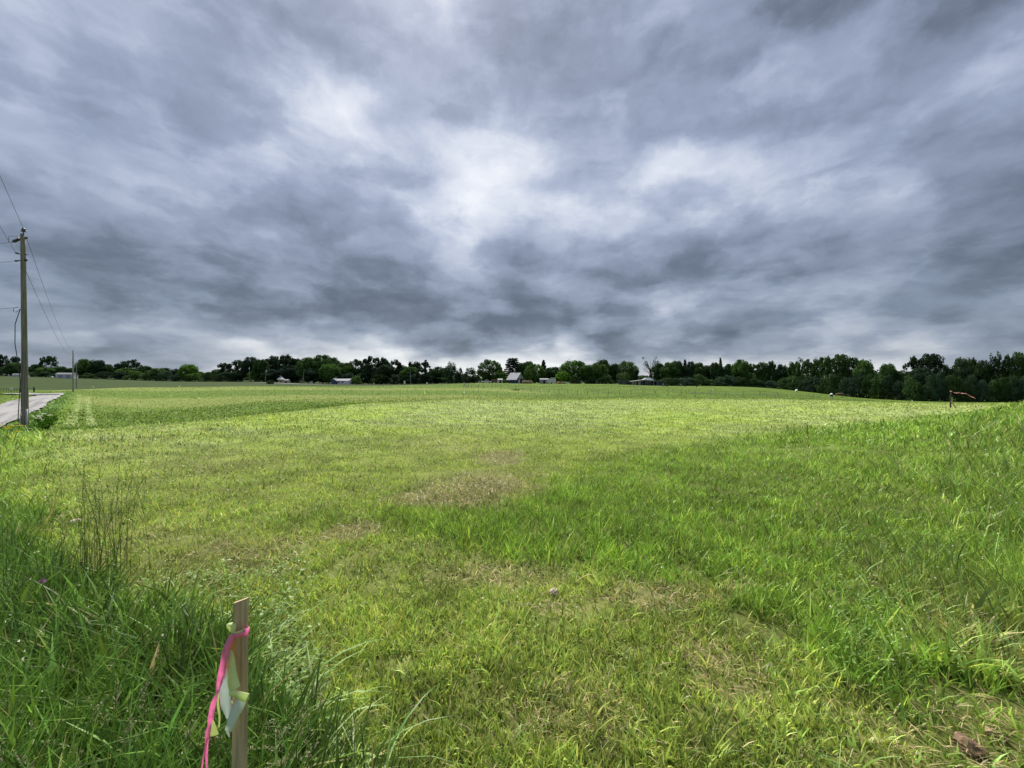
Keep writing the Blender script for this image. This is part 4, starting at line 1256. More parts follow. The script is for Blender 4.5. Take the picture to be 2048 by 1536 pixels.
# white cottage
e = rot_root('cottage', 686, 264, math.radians(-6), 'white cottage with blue-grey roof half behind a shrub, left of the tall dark pines', 'house')
gable(e, 12.0, 7, 2.5, 1.3, M_WHITE, M_ROOFB, .3)
g_ = MB(); g_.box((-4.6, -3.7, 1.05), (3.2, .5, 3.2)); g_.build('porch_wall', M_NAVY, e)
MB().prism([(-6.6, 2.7), (-4.7, 4.1), (-2.8, 2.7)], -4.2, -1.5).build('dormer_roof', M_ROOFB, e)
for x in (-5.2, -1.0, 1.6): MB().box((x, -4.0 if x < -4 else -3.53, 1.45), (1.1, .08, 1.1)).build('window', M_GLASS, e)
MB().box((-2.4, -3.53, 1.1), (.9, .08, 2.0)).build('door', M_DARK, e)
MB().box((-5.2, .3, 4.2), (.7, .7, 1.6)).build('chimney', M_CREAM, e)
# little hut
e = rot_root('hut', 562, 262, math.radians(20), 'tiny ochre hut with steep pale pointed roof beside the far road', 'hut')
MB().box((0, 0, 1.0), (3.0, 3.0, 2.9)).build('wall', M_OCHRE, e)
m = MB(); m.lathe((0, 0, 2.45), [(2.7, 0), (.9, 1.4), (.05, 2.7)], 4); m.build('roof', M_ROOFM, e)
MB().box((0, -1.54, 1.2), (.9, .06, .8)).build('window', M_GLASS, e)
e = rot_root('outbuilding', 572, 266, 0, 'small pale outbuilding immediately right of the ochre hut', 'shed')
gable(e, 4.2, 3, 1.9, .7, M_CREAM, M_ROOFB, .2); MB().box((.9, -1.53, .9), (.9, .06, 1.6)).build('door', M_DARK, e)
e = rot_root('garden_box', 623, 268, 0, 'small white box on the lawn under the dark oaks', 'box')
MB().box((0, 0, .9), (1.3, 1, 1.4)).build('cabinet', M_WHITE, e, bevel=.05); MB().box((0, 0, 1.68), (1.5, 1.2, .12)).build('lid', M_WHITE, e)
e = rot_root('covered_trailer', 666, 262, 0, 'low white covered trailer load left of the cottage', 'trailer')
MB().prism([(-1.9, .5), (-1.4, 1.2), (0, 1.7), (1.4, 1.1), (1.9, .5)], -1, 1).build('cover', M_WHITE, e); MB().box((0, 0, .4), (3.4, 1.4, .15)).build('chassis', M_DARKP, e)
for sy in (-1.05, 1.05): MB().tube([(0.3, sy - .1, .35), (.3, sy + .1, .35)], .35, 14).build('wheel', M_RUBBER, e)

# long white barn and neighbour at the far left
e = rot_root('barn', 134, 300, math.radians(24), 'long low white metal barn behind the dark field, left of the second pole', 'barn')
gable(e, 9.5, 7, 3.0, 1.2, M_WHITE, plain('grey_metal_roof', (.17, .175, .185), .5, .1), .3)
MB().box((-2, -3.53, 1.2), (2.6, .06, 3.0)).build('door', M_ROOFM, e)
MB().box((2.2, -3.53, 1.2), (2.6, .06, 3.0)).build('door', M_ROOFM, e)
e = rot_root('barn', 42, 305, math.radians(30), 'small white barn with grey roof half hidden by the near utility pole', 'barn')
gable(e, 7.5, 4.5, 1.7, .8, M_WHITE, plain('dull_grey_roof', (.12, .12, .125), .6, .1), .3)
MB().box((2, -2.28, .6), (2.0, .06, 1.8)).build('door', M_CREAM, e)
e = rot_root('stone_block', 103, 300, 0, 'low pale block on the field edge left of the long white barn', 'block')
MB().prism([(-1.4, -.3), (-1.2, .75), (.2, 1.0), (1.3, .7), (1.5, -.3)], -.6, .6).build('slab', M_CREAM, e)

# ------------------------------------------------------------------ farmyard things
def pickup():
    e = rot_root('pickup_truck', 973, 209, math.radians(4), 'white crew-cab pickup truck parked side-on before the round maple', 'pickup truck')
    m = MB()
    m.prism([(-2.75, .55), (-2.75, 1.15), (-.75, 1.18), (-.6, 1.2), (1.2, 1.15), (2.6, 1.05), (2.75, .9), (2.75, .5), (2.2, .42), (-2.3, .42)], -.95, .95)
    m.build('body', M_WHITE, e, bevel=.05)
    MB().prism([(-.75, 1.15), (-.62, 1.82), (.75, 1.86), (1.45, 1.15)], -.85, .85).build('cab', M_WHITE, e, bevel=.05)
    for y in (-.87, .87):
        MB().prism([(-.55, 1.22), (-.5, 1.72), (.05, 1.74), (.05, 1.22)], y - .01, y + .01).build('window', M_GLASS, e)
        MB().prism([(.15, 1.22), (.15, 1.74), (.68, 1.74), (1.15, 1.22)], y - .01, y + .01).build('window', M_GLASS, e)
    for x in (-1.75, 1.75):
        for y in (-.85, .85):
            w = MB().tube([(x, y - .13, .4), (x, y + .13, .4)], .40, 18).build('wheel', M_RUBBER, e)
            MB().tube([(x, y - .14 if y < 0 else y + .14, .4), (x, y - .145 if y < 0 else y + .145, .4)], .2, 12).build('rim', M_ROOFM, w)
    MB().box((2.77, 0, .8), (.05, 1.2, .25)).build('grille', M_DARKP, e)
    for y in (-.75, .75): MB().box((2.72, y, .85), (.1, .25, .2)).build('headlight', M_GLASS, e)
pickup()


def bale(px, d, rz, lab):
    e = rot_root('hay_bale', px, d, rz, lab, 'hay bale', 'round hay bales by the navy barn')
    m = MB().tube([(-.8, 0, .78), (-.74, 0, .78), (.74, 0, .78), (.8, 0, .78)], [.72, .8, .8, .72], 22); m.build('bale', M_HAY, e, smooth=False)
    for x in (-.4, 0, .4): MB().tube([(x - .02, 0, .78), (x + .02, 0, .78)], .807, 22).build('twine', M_BARNW, e)
for px, d, rz, lab in ((1047, 206, .1, 'leftmost brown round bale, right beside the navy barn'), (1051.5, 206.5, .1, 'second brown round bale from the navy barn'), (1056, 207, .1, 'third brown round bale from the navy barn'), (1061, 204, .9, 'rightmost round bale with its flat end turned to the viewer')):
    bale(px, d, rz, lab)

e = rot_root('stock_trailer', 1103, 207, math.radians(-12), 'tall white enclosed trailer left of the orange implement', 'trailer')
MB().prism([(-2.2, .45), (-2.2, 2.3), (-1.8, 2.7), (1.9, 2.75), (2.2, 2.2), (2.2, .45)], -1.1, 1.1).build('box', M_WHITE, e, bevel=.04)
MB().box((.9, 0, 3.1), (2.6, 1.6, .7)).build('roof_box', M_ROOFM, e)
for y in (-1.15, 1.15): MB().tube([(0, y - .1, .35), (0, y + .1, .35)], .36, 14).build('wheel', M_RUBBER, e)
MB().box((-2.7, 0, .45), (1.2, .1, .1)).build('tongue', M_DARKP, e)
e = rot_root('equipment_shed', 1088, 214, 0, 'small grey shed half behind the white trailer', 'shed')
gable(e, 4.6, 3, 2.4, .5, plain('grey_boards', (.25, .26, .27)), M_ROOFB, .2); MB().box((0, -1.53, 1), (1, .06, 1.9)).build('door', M_DARK, e)
e = rot_root('farm_implement', 1120, 206, 0.3, 'rusty orange farm implement beside the white trailer', 'implement')
MB().prism([(-1.5, .4), (-1.1, 1.1), (-.2, 1.25), (.3, .9), (1.4, .7), (1.5, .35)], -.8, .8).build('frame', M_RUST, e)
for x in (-.9, .9):
    for y in (-.95, .95): MB().tube([(x, y - .08, .35), (x, y + .08, .35)], .36, 14).build('wheel', M_RUBBER, e)
e = rot_root('covered_boat', 1130, 207, 0.0, 'low white covered boat right of the orange implement', 'boat')
MB().prism([(-2.0, .6), (-1.7, 1.15), (.2, 1.2), (1.7, .95), (2.2, .7), (1.5, .5)], -.8, .8).build('cover', M_WHITE, e)
MB().box((0, 0, .38), (3.2, 1.2, .12)).build('chassis', M_DARKP, e)
for y in (-.85, .85): MB().tube([(-.2, y - .08, .3), (-.2, y + .08, .3)], .3, 12).build('wheel', M_RUBBER, e)
e = rot_root('camper', 988.5, 210, 0.0, 'brown old camper parked between the pickup and the light green tree', 'camper')
MB().prism([(-1.8, .5), (-1.8, 1.3), (-1.0, 1.95), (1.2, 2.05), (1.7, 1.6), (1.8, .5)], -.95, .95).build('body', plain('dull_brown_paint', (.13, .085, .07)), e, bevel=.05)
MB().box((.3, -.96, 1.4), (1.1, .04, .45)).build('window', M_GLASS, e)
for x in (-1.0, 1.0): MB().tube([(x, -.98, .35), (x, -.8, .35)], .35, 14).build('wheel', M_RUBBER, e)
e = rot_root('garden_shed', 1000, 216, 0.2, 'small pale shed under the light green tree', 'shed')
gable(e, 2.6, 2.2, 1.9, .6, M_CREAM, M_ROOFB, .15); MB().box((0, -1.13, .9), (.8, .06, 1.6)).build('door', M_DARK, e)
for px, w, lab in ((1156, 3.4, 'grey-white shed seen under the large leafy maple'), (1180, 2.8, 'white shed seen beneath the spreading green trees'), (1195, 2.4, 'small white shed right of the white one beneath the trees')):
    e = rot_root('garden_shed', px, 224, 0.0, lab, 'shed', 'pale sheds under the farmyard trees')
    gable(e, w + 1, 2.6, 1.9, .6, M_CREAM if px > 1160 else M_WHITE, M_ROOFB, .2); MB().box((.4, -1.33, .9), (.8, .06, 1.6)).build('door', M_DARK, e)

for px, d, h_, lab in ((809, 150, 1.9, 'tall white utility marker post by the thin pale pole'), (854, 150, 1.3, 'short white utility pedestal in front of the broad conifer')):
    e = rot_root('marker_post', px, d, 0.0, lab, 'marker post', 'white posts by the gravel drive')
    MB().box((0, 0, h_ * .72), (.55, .4, h_ * .56)).build('cabinet', M_WHITE, e, bevel=.04); MB().tube([(0, 0, -.2), (0, 0, h_ * .45)], .08, 8).build('post', M_PVC, e)


# ------------------------------------------------------------------ pasture fence
def fpost(px, d, h=1.25, lab='', dark=True, r=.035):
    e = rot_root('fence_post', px, d, 0, lab, 'fence post', 'steel posts of the pasture fence')
    MB().tube([(0, 0, -.2), (0, 0, h)], r, 6).build('stake', M_DARKP if dark else M_POLEL, e)
    MB().box((0, -.045, h * .8), (.05, .03, .06)).build('clip', M_WHITE, e)
    return e
FP = [(932, 117), (943, 115), (956, 113), (968, 111), (985, 108), (1002, 105), (1016, 103), (1032, 101), (1046, 99), (1062, 97), (1080, 95), (1098, 93), (1118, 91), (1136, 90), (1155, 89),
      (1175, 88), (1196, 87), (1217, 86), (1239, 85.5), (1262, 85), (1286, 84.5), (1310, 84), (1336, 83.5), (1362, 83), (1390, 83), (1420, 82.5), (1452, 82), (1486, 82), (1520, 82), (1556, 82)]
words = 'first second third fourth fifth sixth seventh eighth ninth tenth eleventh twelfth thirteenth fourteenth fifteenth sixteenth seventeenth eighteenth nineteenth twentieth twenty-first twenty-second twenty-third twenty-fourth twenty-fifth twenty-sixth twenty-seventh twenty-eighth twenty-ninth thirtieth'.split()
tops = []
for i, (px, d) in enumerate(FP):
    fpost(px, d, 1.45 if px == 1032 else 1.2, 'thin dark fence post, %s to the right of the white brace' % words[i])
for k, hh in enumerate((.35, .75, 1.1)):
    m = MB(); m.tube([at(px, d, hh) for px, d in FP], .008, 4)
    tag(m.build('fence_wire', M_WIRE, None), ['lowest', 'middle', 'top'][k] + ' wire strung along the pasture fence posts', 'wire', 'wires of the pasture fence')
e = rot_root('corner_brace', 928, 118, 0, 'white leaning brace board at the fence corner in front of the squat dark tree', 'fence brace')
MB().tube([(0, 0, -.1), (0, 0, 1.5)], .09, 8).build('post', M_DARKP, e)
MB().tube([(-.1, -.12, 1.6), (.9, -.12, 0)], .12, 6).build('board', M_WHITE, e)
MB().tube([(1.3, 0, 0), (1.3, 0, 1.4)], .06, 6).build('post', M_DARKP, e)
e = rot_root('brush_clump', 1030, 100, 0, 'dark low clump of brush at the foot of the taller fence post', 'brush')
V, f, t = leaf_cloud([np.array([-.7, 0, .2]), np.array([0, 0, .3]), np.array([.8, 0, .2])], [np.array([.6, .3, .25])] * 3, 60, .12, np.random.default_rng(3))
o = mesh_np('foliage', V, f, t, LEAF['dark'], e)
# posts near the shed
for i, (px, h_) in enumerate(((1327, 1.5), (1334, 1.1), (1362, 1.3), (1370, 1.5), (1393, 1.5))):
    e = rot_root('wooden_post', px, 168, 0, 'stubby grey wooden post, %s right of the livestock shed' % words[i], 'fence post', 'old wooden posts right of the shed')
    MB().tube([(0, 0, -.2), (0, 0, h_)], [.22, .18], 8).build('stake', M_BARNW if i in (0, 2) else M_DARKP, e); MB().tube([(0, 0, h_), (0, 0, h_ + .06)], .19, 8).build('cap', M_BARNW, e)
tag(MB().tube([at(px, d, .12) for px, d in ((1380, 96), (1440, 96), (1500, 98), (1560, 104), (1640, 112))], .06, 6).build('pale_hose', M_PVC, None, smooth=True), 'thin pale line of pipe lying across the pasture towards the cows', 'pipe')

# rail fence at the far left
e = rot_root('rail_fence', 20, 104, 0, 'dark slatted garden fence on the lawn left of the near pole', 'fence')
a_, b_ = at(-40, 106), at(42, 104)
dv = b_ - a_; n_ = 26
for k in range(3):
    MB().tube([a_ - e.location + Vector((0, 0, .25 + .35 * k)), b_ - e.location + Vector((0, 0, .25 + .35 * k))], .035, 4).build('rail', M_DARKP, e)
for k in range(n_ + 1):
    p = a_ + dv * (k / n_); z = hz(p.x, p.y)
    MB().box((p.x - e.location.x, p.y - e.location.y, z - e.location.z + .5), (.09, .05, 1.15)).build('picket', M_DARKP, e)
MB().box((b_.x - e.location.x, b_.y - e.location.y, .55), (.2, .2, 1.4)).build('post', M_DARKP, e)
e = rot_root('mailbox', 22.5, 102, 0, 'pale box mounted beside the end post of the garden fence', 'box')
MB().box((0, 0, 1.05), (.5, .4, .5)).build('case', M_WHITE, e, bevel=.04); MB().tube([(0, 0, -.1), (0, 0, .8)], .05, 6).build('post', M_DARKP, e)
e = rot_root('gate', 63, 108, 0, 'short dark gate rail and post right of the near pole at the lane junction', 'gate')
MB().tube([(-1.6, 0, .75), (.7, 0, 1.1)], .05, 5).build('rail', M_DARKP, e); MB().box((.7, 0, .6), (.22, .22, 1.5)).build('post', M_DARKP, e); MB().box((-1.7, 0, .5), (.3, .3, 1.0)).build('marker', M_WHITE, e)
for px, d, w, lab in ((537, 205, 12, 'left of two small dark shrubs beside the far road'), (542.5, 205, 18, 'right of two small dark shrubs beside the far road')):
    tree(px, 760, w * .7, 'bush', 'dark', d, lab, group='small shrubs beside the far road', cat='bush')


# ------------------------------------------------------------------ survey stakes out in the fields
def field_stake(px, d, h, lab, tape='white', lean=0.0, wt=.16):
    e = rot_root('survey_stake', px, d, 0, lab, 'survey stake', 'survey stakes standing in the fields')
    MB().tube([(0, 0, -.1), (lean, 0, h)], [.022, .022], 4).build('lath', M_WOOD, e)
    m = MB(); x = lean
    m.add([(x - .02, -.03, h), (x + wt * .6, -.05, h - .03), (x + wt, .02, h - .35), (x + wt * .2, .03, h - .33), (x - .02, -.028, h - .3)], [(0, 1, 2, 3, 4)])
    o = m.build('ribbon', {'white': M_WHITETAPE, 'lime': M_LIME}[tape], e)
    o.modifiers.new('thick', 'SOLIDIFY').thickness = .012
FS = [(848, 52, 1.15, 'thin dark stake with a round pale ribbon, left of the white-ribboned one', 'lime'),
      (927, 50, 1.25, 'thin dark stake with white ribbon just below the white fence brace', 'white'),
      (1098, 66, .9, 'white-ribboned stake where the fence passes behind the mown hill', 'white'),
      (1081, 92, .9, 'short white stake at the fence below the white trailer', 'white'),
      (902, 112, .8, 'small pale stake left of the fence corner', 'lime'),
      (622, 78, .8, 'pale stake out on the striped field below the small white box', 'lime'),
      (397, 62, .7, 'pale stake on the striped field below the bright green maple', 'lime'),
      (317, 76, .8, 'pale stake in the left striped field, nearer than its neighbour behind', 'lime'),
      (358, 118, .8, 'tiny pale stake at the far edge of the striped field', 'lime'),
      (186, 126, .9, 'tiny pale stake at the dark field edge right of the third pole', 'white'),
      (471, 90, .7, 'tiny pale stake in the middle of the striped field', 'lime'),
      (1277, 108, .9, 'white-topped stake in the pasture below the livestock shed', 'white'),
      (1319, 96, .7, 'small pale stake in the pasture right of the white-topped one', 'lime'),
      (1342, 84, .6, 'tiny stake near the fence below the wood', 'lime'),
      (1258, 86, .6, 'tiny pale stake at the fence below the lean-to', 'lime'),
      (1424, 96, 1.3, 'dark stake with white ribbon halfway up in the right pasture', 'white'),
      (1823, 84, .9, 'short pinkish-white stake before the wood left of the big stake', 'white')]
for px, d, h, lab, tp in FS: field_stake(px, d, h, lab, tp, wt=.17 + .0009 * d)


def strip_ribbon(name, pts, widths, mat, parent, thick=.0012, face=None, wmul=1.0):
    """plastic tape through 3D points; face = direction its width runs in; crisp edges"""
    P = [Vector(p) for p in pts]; Fc = [Vector(f).normalized() for f in (face or [(1, 0, 0)] * len(pts))]
    fp, ff, fw = [], [], []
    n = len(P); K = 6
    for i in range(n - 1):
        p0, p1, p2, p3 = P[max(0, i - 1)], P[i], P[i + 1], P[min(n - 1, i + 2)]
        for k in range(K):
            t = k / K
            fp.append(.5 * ((2 * p1) + (p2 - p0) * t + (2 * p0 - 5 * p1 + 4 * p2 - p3) * t * t + (3 * p1 - p0 - 3 * p2 + p3) * t ** 3))
            ff.append(Fc[i].lerp(Fc[i + 1], t)); fw.append(lerp_(widths[i], widths[i + 1], t) * wmul)
    fp.append(P[-1]); ff.append(Fc[-1]); fw.append(widths[-1] * wmul)
    vs, M_ = [], len(fp)
    for i in range(M_):
        t = (fp[min(i + 1, M_ - 1)] - fp[max(i - 1, 0)]).normalized()
        s_ = (ff[i] - t * ff[i].dot(t)).normalized() * fw[i] / 2
        nn_ = t.cross(s_).normalized() * fw[i] * .10
        vs += [fp[i] - s_, fp[i] + nn_, fp[i] + s_]
    fs = []
    for i in range(M_ - 1):
        for j in (0, 1): fs.append((3 * i + j, 3 * i + j + 1, 3 * i + j + 4, 3 * i + j + 3))
    o = MB().add(vs, fs).build(name, mat, parent, smooth=True)
    o.modifiers.new('thick', 'SOLIDIFY').thickness = thick
    return o


# braced stake with a long ribbon blowing to the right
d = 24.0
e = rot_root('braced_stake', 1901.5, d, 0, 'dark braced stake with long salmon ribbon blowing right, by the right meadow', 'stake')
b = e.location.copy()
L_ = lambda px, py, dd=0.0: wp_(px, py, d + dd) - b
MB().tube([L_(1900.3, 821) - Vector((0, 0, .2)), L_(1901.8, 783)], [.038, .032], 6).build('post', M_DARKP, e)
MB().tube([L_(1902.5, 802, -.05), L_(1915, 821, -.25)], .035, 6).build('brace', M_WOODL, e)
rp = [L_(1900, 782.3), L_(1904, 783.5, -.1), L_(1909, 785.5, .1), L_(1914, 786.2, -.1), L_(1918, 785.5), L_(1922, 786.6, .12), L_(1927, 787), L_(1933, 787.6, -.1), L_(1937, 790), L_(1942, 793.3, .1), L_(1948, 795.5), L_(1951, 797.6)]
strip_ribbon('ribbon', rp, [.05, .07, .03, .06, .03, .07, .03, .05, .04, .05, .05, .02], M_SALMON, e, .004, [(0, .6, 1), (0, 1, .4), (0, .5, 1), (0, 1, .3), (0, .4, 1), (0, 1, .5), (0, .5, 1), (0, 1, 1), (.3, .5, 1), (.3, .4, 1), (.3, .5, 1), (.3, .5, 1)])


# ------------------------------------------------------------------ near survey stake
d = 1.13
sx = (477.5 - 1024) / F * d
bx = hz(sx, d)
e = empty('survey_stake', (sx, d, bx)); tag(e, 'near weathered wooden survey stake tied with pink and lime tape, lower left', 'survey stake')
hw = .0185; zt = zof(1198, d) - bx; zt2 = zof(1206.5, d) - bx
dx = (481 - 477.5) / F * d; bxo = (476 - 477.5) / F * d
m = MB()
th = .010
nn = 14
secs = []
for k in range(nn + 1):
    t_ = k / nn
    cx = lerp_(bxo - .001, dx, t_)
    zl, zr = (-.05 + (zt2 + .05) * t_), (-.05 + (zt + .05) * t_)
    jl = random.Random(k).uniform(-.0004, .0004)
    secs.append([(cx - hw + jl, -th / 2, zl), (cx + hw - jl, -th / 2 + .004, zr), (cx + hw - jl, th / 2 + .004, zr), (cx - hw + jl, th / 2, zl)])
vs = [v for sct in secs for v in sct]
fs = [(3, 2, 1, 0), (nn * 4, nn * 4 + 1, nn * 4 + 2, nn * 4 + 3)]
for k in range(nn):
    for j in range(4): fs.append((k * 4 + j, k * 4 + (j + 1) % 4, k * 4 + 4 + (j + 1) % 4, k * 4 + 4 + j))
m.add(vs, fs).build('board', M_WOOD, e, bevel=.0008)
m = MB(); s_ = secs[-1]
m.add([(x, y, z + .0006) for x, y, z in s_] + [(x, y, z + .0016) for x, y, z in s_], [(3, 2, 1, 0), (4, 5, 6, 7), (0, 1, 5, 4), (1, 2, 6, 5), (2, 3, 7, 6), (3, 0, 4, 7)]).build('cut_end', M_WOODL, e)
org = e.location.copy()
Q = lambda px, py, dd=-.02: wp_(px, py, d + dd) - org
# pink wrap round the board
strip_ribbon('tape_wrap', [Q(460, 1276, -.016), Q(468, 1273, -.018), Q(480, 1269, -.016), Q(494.5, 1264, -.010), Q(495.5, 1262, .004), Q(480, 1262, .020), Q(466, 1266, .018)],
             [.012, .014, .015, .024, .024, .018, .016], M_PINK, e, .0006, [(.1, 0, 1)] * 7)
strip_ribbon('tape_wrap', [Q(466, 1267, -.0185), Q(478, 1264, -.0175), Q(492, 1259, -.0115)], [.003, .006, .008], M_LIME, e, .0006, [(.1, 0, 1)] * 3)
# pink tail
strip_ribbon('pink_tape', [Q(465, 1268, -.022), Q(460, 1281, -.026), Q(453, 1301, -.03), Q(447, 1328, -.03), Q(441, 1356, -.026), Q(437, 1376, -.022), Q(433, 1390, -.03), Q(427, 1407, -.034), Q(422, 1432, -.03), Q(419, 1450, -.026), Q(416, 1464, -.03), Q(414, 1480, -.03), Q(413, 1500, -.02), Q(414, 1540, -.02)],
             [.009, .018, .019, .020, .017, .010, .007, .014, .015, .009, .013, .009, .007, .005], M_PINK, e, .0006, [(1, .2, 0), (1, .3, .2), (1, .2, .2), (1, -.1, .2), (1, .2, .2), (1, .5, .1), (1, 1, 0), (1, .2, .2), (1, 0, .2), (1, .9, 0), (1, .2, .1), (1, .4, 0), (1, .6, 0), (1, .2, 0)])
strip_ribbon('pink_tape', [Q(416, 1470, -.028), Q(410, 1500, -.03), Q(403, 1540, -.03)], [.004, .005, .004], M_PINK, e, .0006, [(1, .4, 0)] * 3)
strip_ribbon('orange_tape', [Q(466, 1272, -.014), Q(463, 1284, -.016), Q(460, 1300, -.016), Q(456, 1325, -.016), Q(451, 1350, -.014)], [.012, .017, .016, .012, .004], M_ORANGE, e, .0006, [(1, .3, 0)] * 5)
strip_ribbon('lime_tape', [Q(465, 1262, .014), Q(461, 1252, .006), Q(463, 1247, -.004), Q(467, 1252, -.012), Q(466, 1266, -.015)], [.014, .020, .022, .014, .010], M_LIME, e, .0006, [(1, .4, 0)] * 5)
# pale tails, folded over and hanging
strip_ribbon('lime_tape', [Q(461, 1300, -.018), Q(463, 1320, -.022), Q(464, 1342, -.026), Q(466, 1362, -.030), Q(470, 1378, -.034)],
             [.008, .018, .024, .028, .030], M_LIME, e, .0006, [(1, .1, -.1), (1, .2, -.1), (1, 0, -.15), (1, .1, -.2), (1, 0, -.3)])
strip_ribbon('lime_tape', [Q(459, 1388, -.036), Q(468, 1387, -.038), Q(480, 1391, -.040), Q(495, 1396, -.038)],
             [.012, .018, .024, .028], M_LIME, e, .0006, [(.15, 0, 1), (.15, 0, 1), (.1, 0, 1), (-.05, 0, 1)])
strip_ribbon('white_tape', [Q(457, 1330, -.015), Q(452, 1352, -.017), Q(450, 1378, -.019), Q(452, 1405, -.021), Q(457, 1424, -.022), Q(457, 1438, -.022)],
             [.008, .022, .030, .030, .022, .008], M_WHITETAPE, e, .0006, [(1, 0, 0), (1, .1, 0), (1, .1, 0), (1, .1, 0), (1, .3, .2), (1, .2, .3)])
strip_ribbon('white_tape', [Q(484, 1400, -.030), Q(477, 1414, -.030), Q(468, 1432, -.030), Q(462, 1448, -.030), Q(457, 1462, -.028)],
             [.026, .028, .026, .024, .020], M_WHITETAPE, e, .0006, [(1, .1, .3), (1, .1, .4), (1, .1, .4), (1, .1, .4), (1, .1, .2)])
strip_ribbon('white_tape', [Q(453, 1452, -.024), Q(455, 1462, -.024), Q(459, 1474, -.024)], [.003, .008, .004], M_WHITETAPE, e, .0006, [(1, .1, .2)] * 3)
strip_ribbon('lime_tape', [Q(424, 1440, -.018), Q(427, 1456, -.018), Q(429, 1471, -.018)], [.006, .016, .022], M_LIME, e, .0006, [(1, .2, 0)] * 3)
strip_ribbon('lime_tape', [Q(437, 1385, -.012), Q(436, 1410, -.012), Q(439, 1432, -.012), Q(438, 1455, -.012)], [.003, .006, .005, .004], M_LIME, e, .0006, [(1, .4, 0)] * 4)


# ------------------------------------------------------------------ cows
def cow(px, d, rz, lab, mode):
    g = at(px, d)
    e = empty('cow', g, rz); tag(e, lab, 'cow', 'cattle grazing before the wood')
    V_ = []; E_ = []; Rr = []
    def ch(pts, start=None):
        prev = start
        for (x, y, z, r) in pts:
            V_.append((x, y, z)); Rr.append(r)
            if prev is not None: E_.append((prev, len(V_) - 1))
            prev = len(V_) - 1
        return prev
    ch([(-.75, 0, 1.12, .26), (-.35, 0, 1.08, .33), (.1, 0, 1.05, .36), (.5, 0, 1.08, .31), (.75, 0, 1.12, .24)])
    hd = ch([(1.0, 0, 1.02, .16), (1.25, 0, .75, .13), (1.42, 0, .52, .13), (1.52, 0, .32, .09), (1.56, 0, .2, .07)], 4)
    for sy in (-1, 1):
        ch([(-.80, sy * .2, .85, .15), (-.72, sy * .22, .62, .09), (-.84, sy * .22, .42, .06), (-.80, sy * .22, .1, .05), (-.76, sy * .22, .03, .055)], 0)
        ch([(.62, sy * .2, .82, .13), (.64, sy * .2, .5, .07), (.62, sy * .2, .28, .055), (.62, sy * .2, .03, .06)], 3)
        ch([(1.30, sy * .13, .72, .035), (1.28, sy * .26, .70, .02)], 6)
    ch([(-1.0, 0, 1.2, .04), (-1.06, 0, .9, .025), (-1.05, 0, .5, .035)], 0)
    me = bpy.data.meshes.new('body'); me.from_pydata(V_, E_, []); me.update()
    o = bpy.data.objects.new('body', me); COL.objects.link(o); o.parent = e
    sk = o.modifiers.new('skin', 'SKIN')
    for i, v in enumerate(me.skin_vertices[0].data): v.radius = (Rr[i], Rr[i]); v.use_root = (i == 0)
    o.modifiers.new('sub', 'SUBSURF').levels = 2
    m, nt, N, L, P = new_mat('hide_' + mode)
    tc = N('ShaderNodeTexCoord'); n = N('ShaderNodeTexNoise'); n.inputs['Scale'].default_value = 1.6; n.inputs['Detail'].default_value = 1
    L(tc.outputs['Object'], n.inputs[0])
    r = N('ShaderNodeValToRGB'); r.color_ramp.interpolation = 'CONSTANT'
    if mode == 'pied':       # white back and face, dark flank, pale legs
        sp = N('ShaderNodeSeparateXYZ'); L(tc.outputs['Object'], sp.inputs[0])
        a = N('ShaderNodeMath'); a.operation = 'MULTIPLY_ADD'; L(n.outputs[0], a.inputs[0]); a.inputs[1].default_value = .25; L(sp.outputs[2], a.inputs[2])
        mr = N('ShaderNodeMapRange'); L(a.outputs[0], mr.inputs[0]); mr.inputs[2].default_value = 2.0
        L(mr.outputs[0], r.inputs[0]); els = r.color_ramp.elements
        els[0].position = 0; els[0].color = (.55, .53, .48, 1); els[1].position = .33; els[1].color = (.02, .02, .022, 1)
        x = els.new(.56); x.color = (.75, .74, .70, 1)
    elif mode == 'white':
        r.color_ramp.elements[0].color = (.70, .69, .64, 1); r.color_ramp.elements[1].color = (.30, .28, .25, 1); r.color_ramp.elements[1].position = .62; L(n.outputs[0], r.inputs[0])
    else:
        r.color_ramp.elements[0].color = (.10, .055, .035, 1); r.color_ramp.elements[1].color = (.15, .09, .06, 1); r.color_ramp.elements[1].position = .5; L(n.outputs[0], r.inputs[0])
    L(r.outputs[0], P.inputs['Base Color']); P.inputs['Roughness'].default_value = .8
    me.materials.append(m)
cow(1593, 124, math.radians(57), 'mostly white cow standing end-on, leftmost of the cattle', 'white')
cow(1663, 106, math.radians(47), 'black and white cow standing end-on beside the brown one', 'pied')
cow(1679, 118, math.radians(-38), 'brown cow grazing side-on in the shade of the wood', 'brown')


# ------------------------------------------------------------------ coarse foreground plants
rng = np.random.default_rng(23)


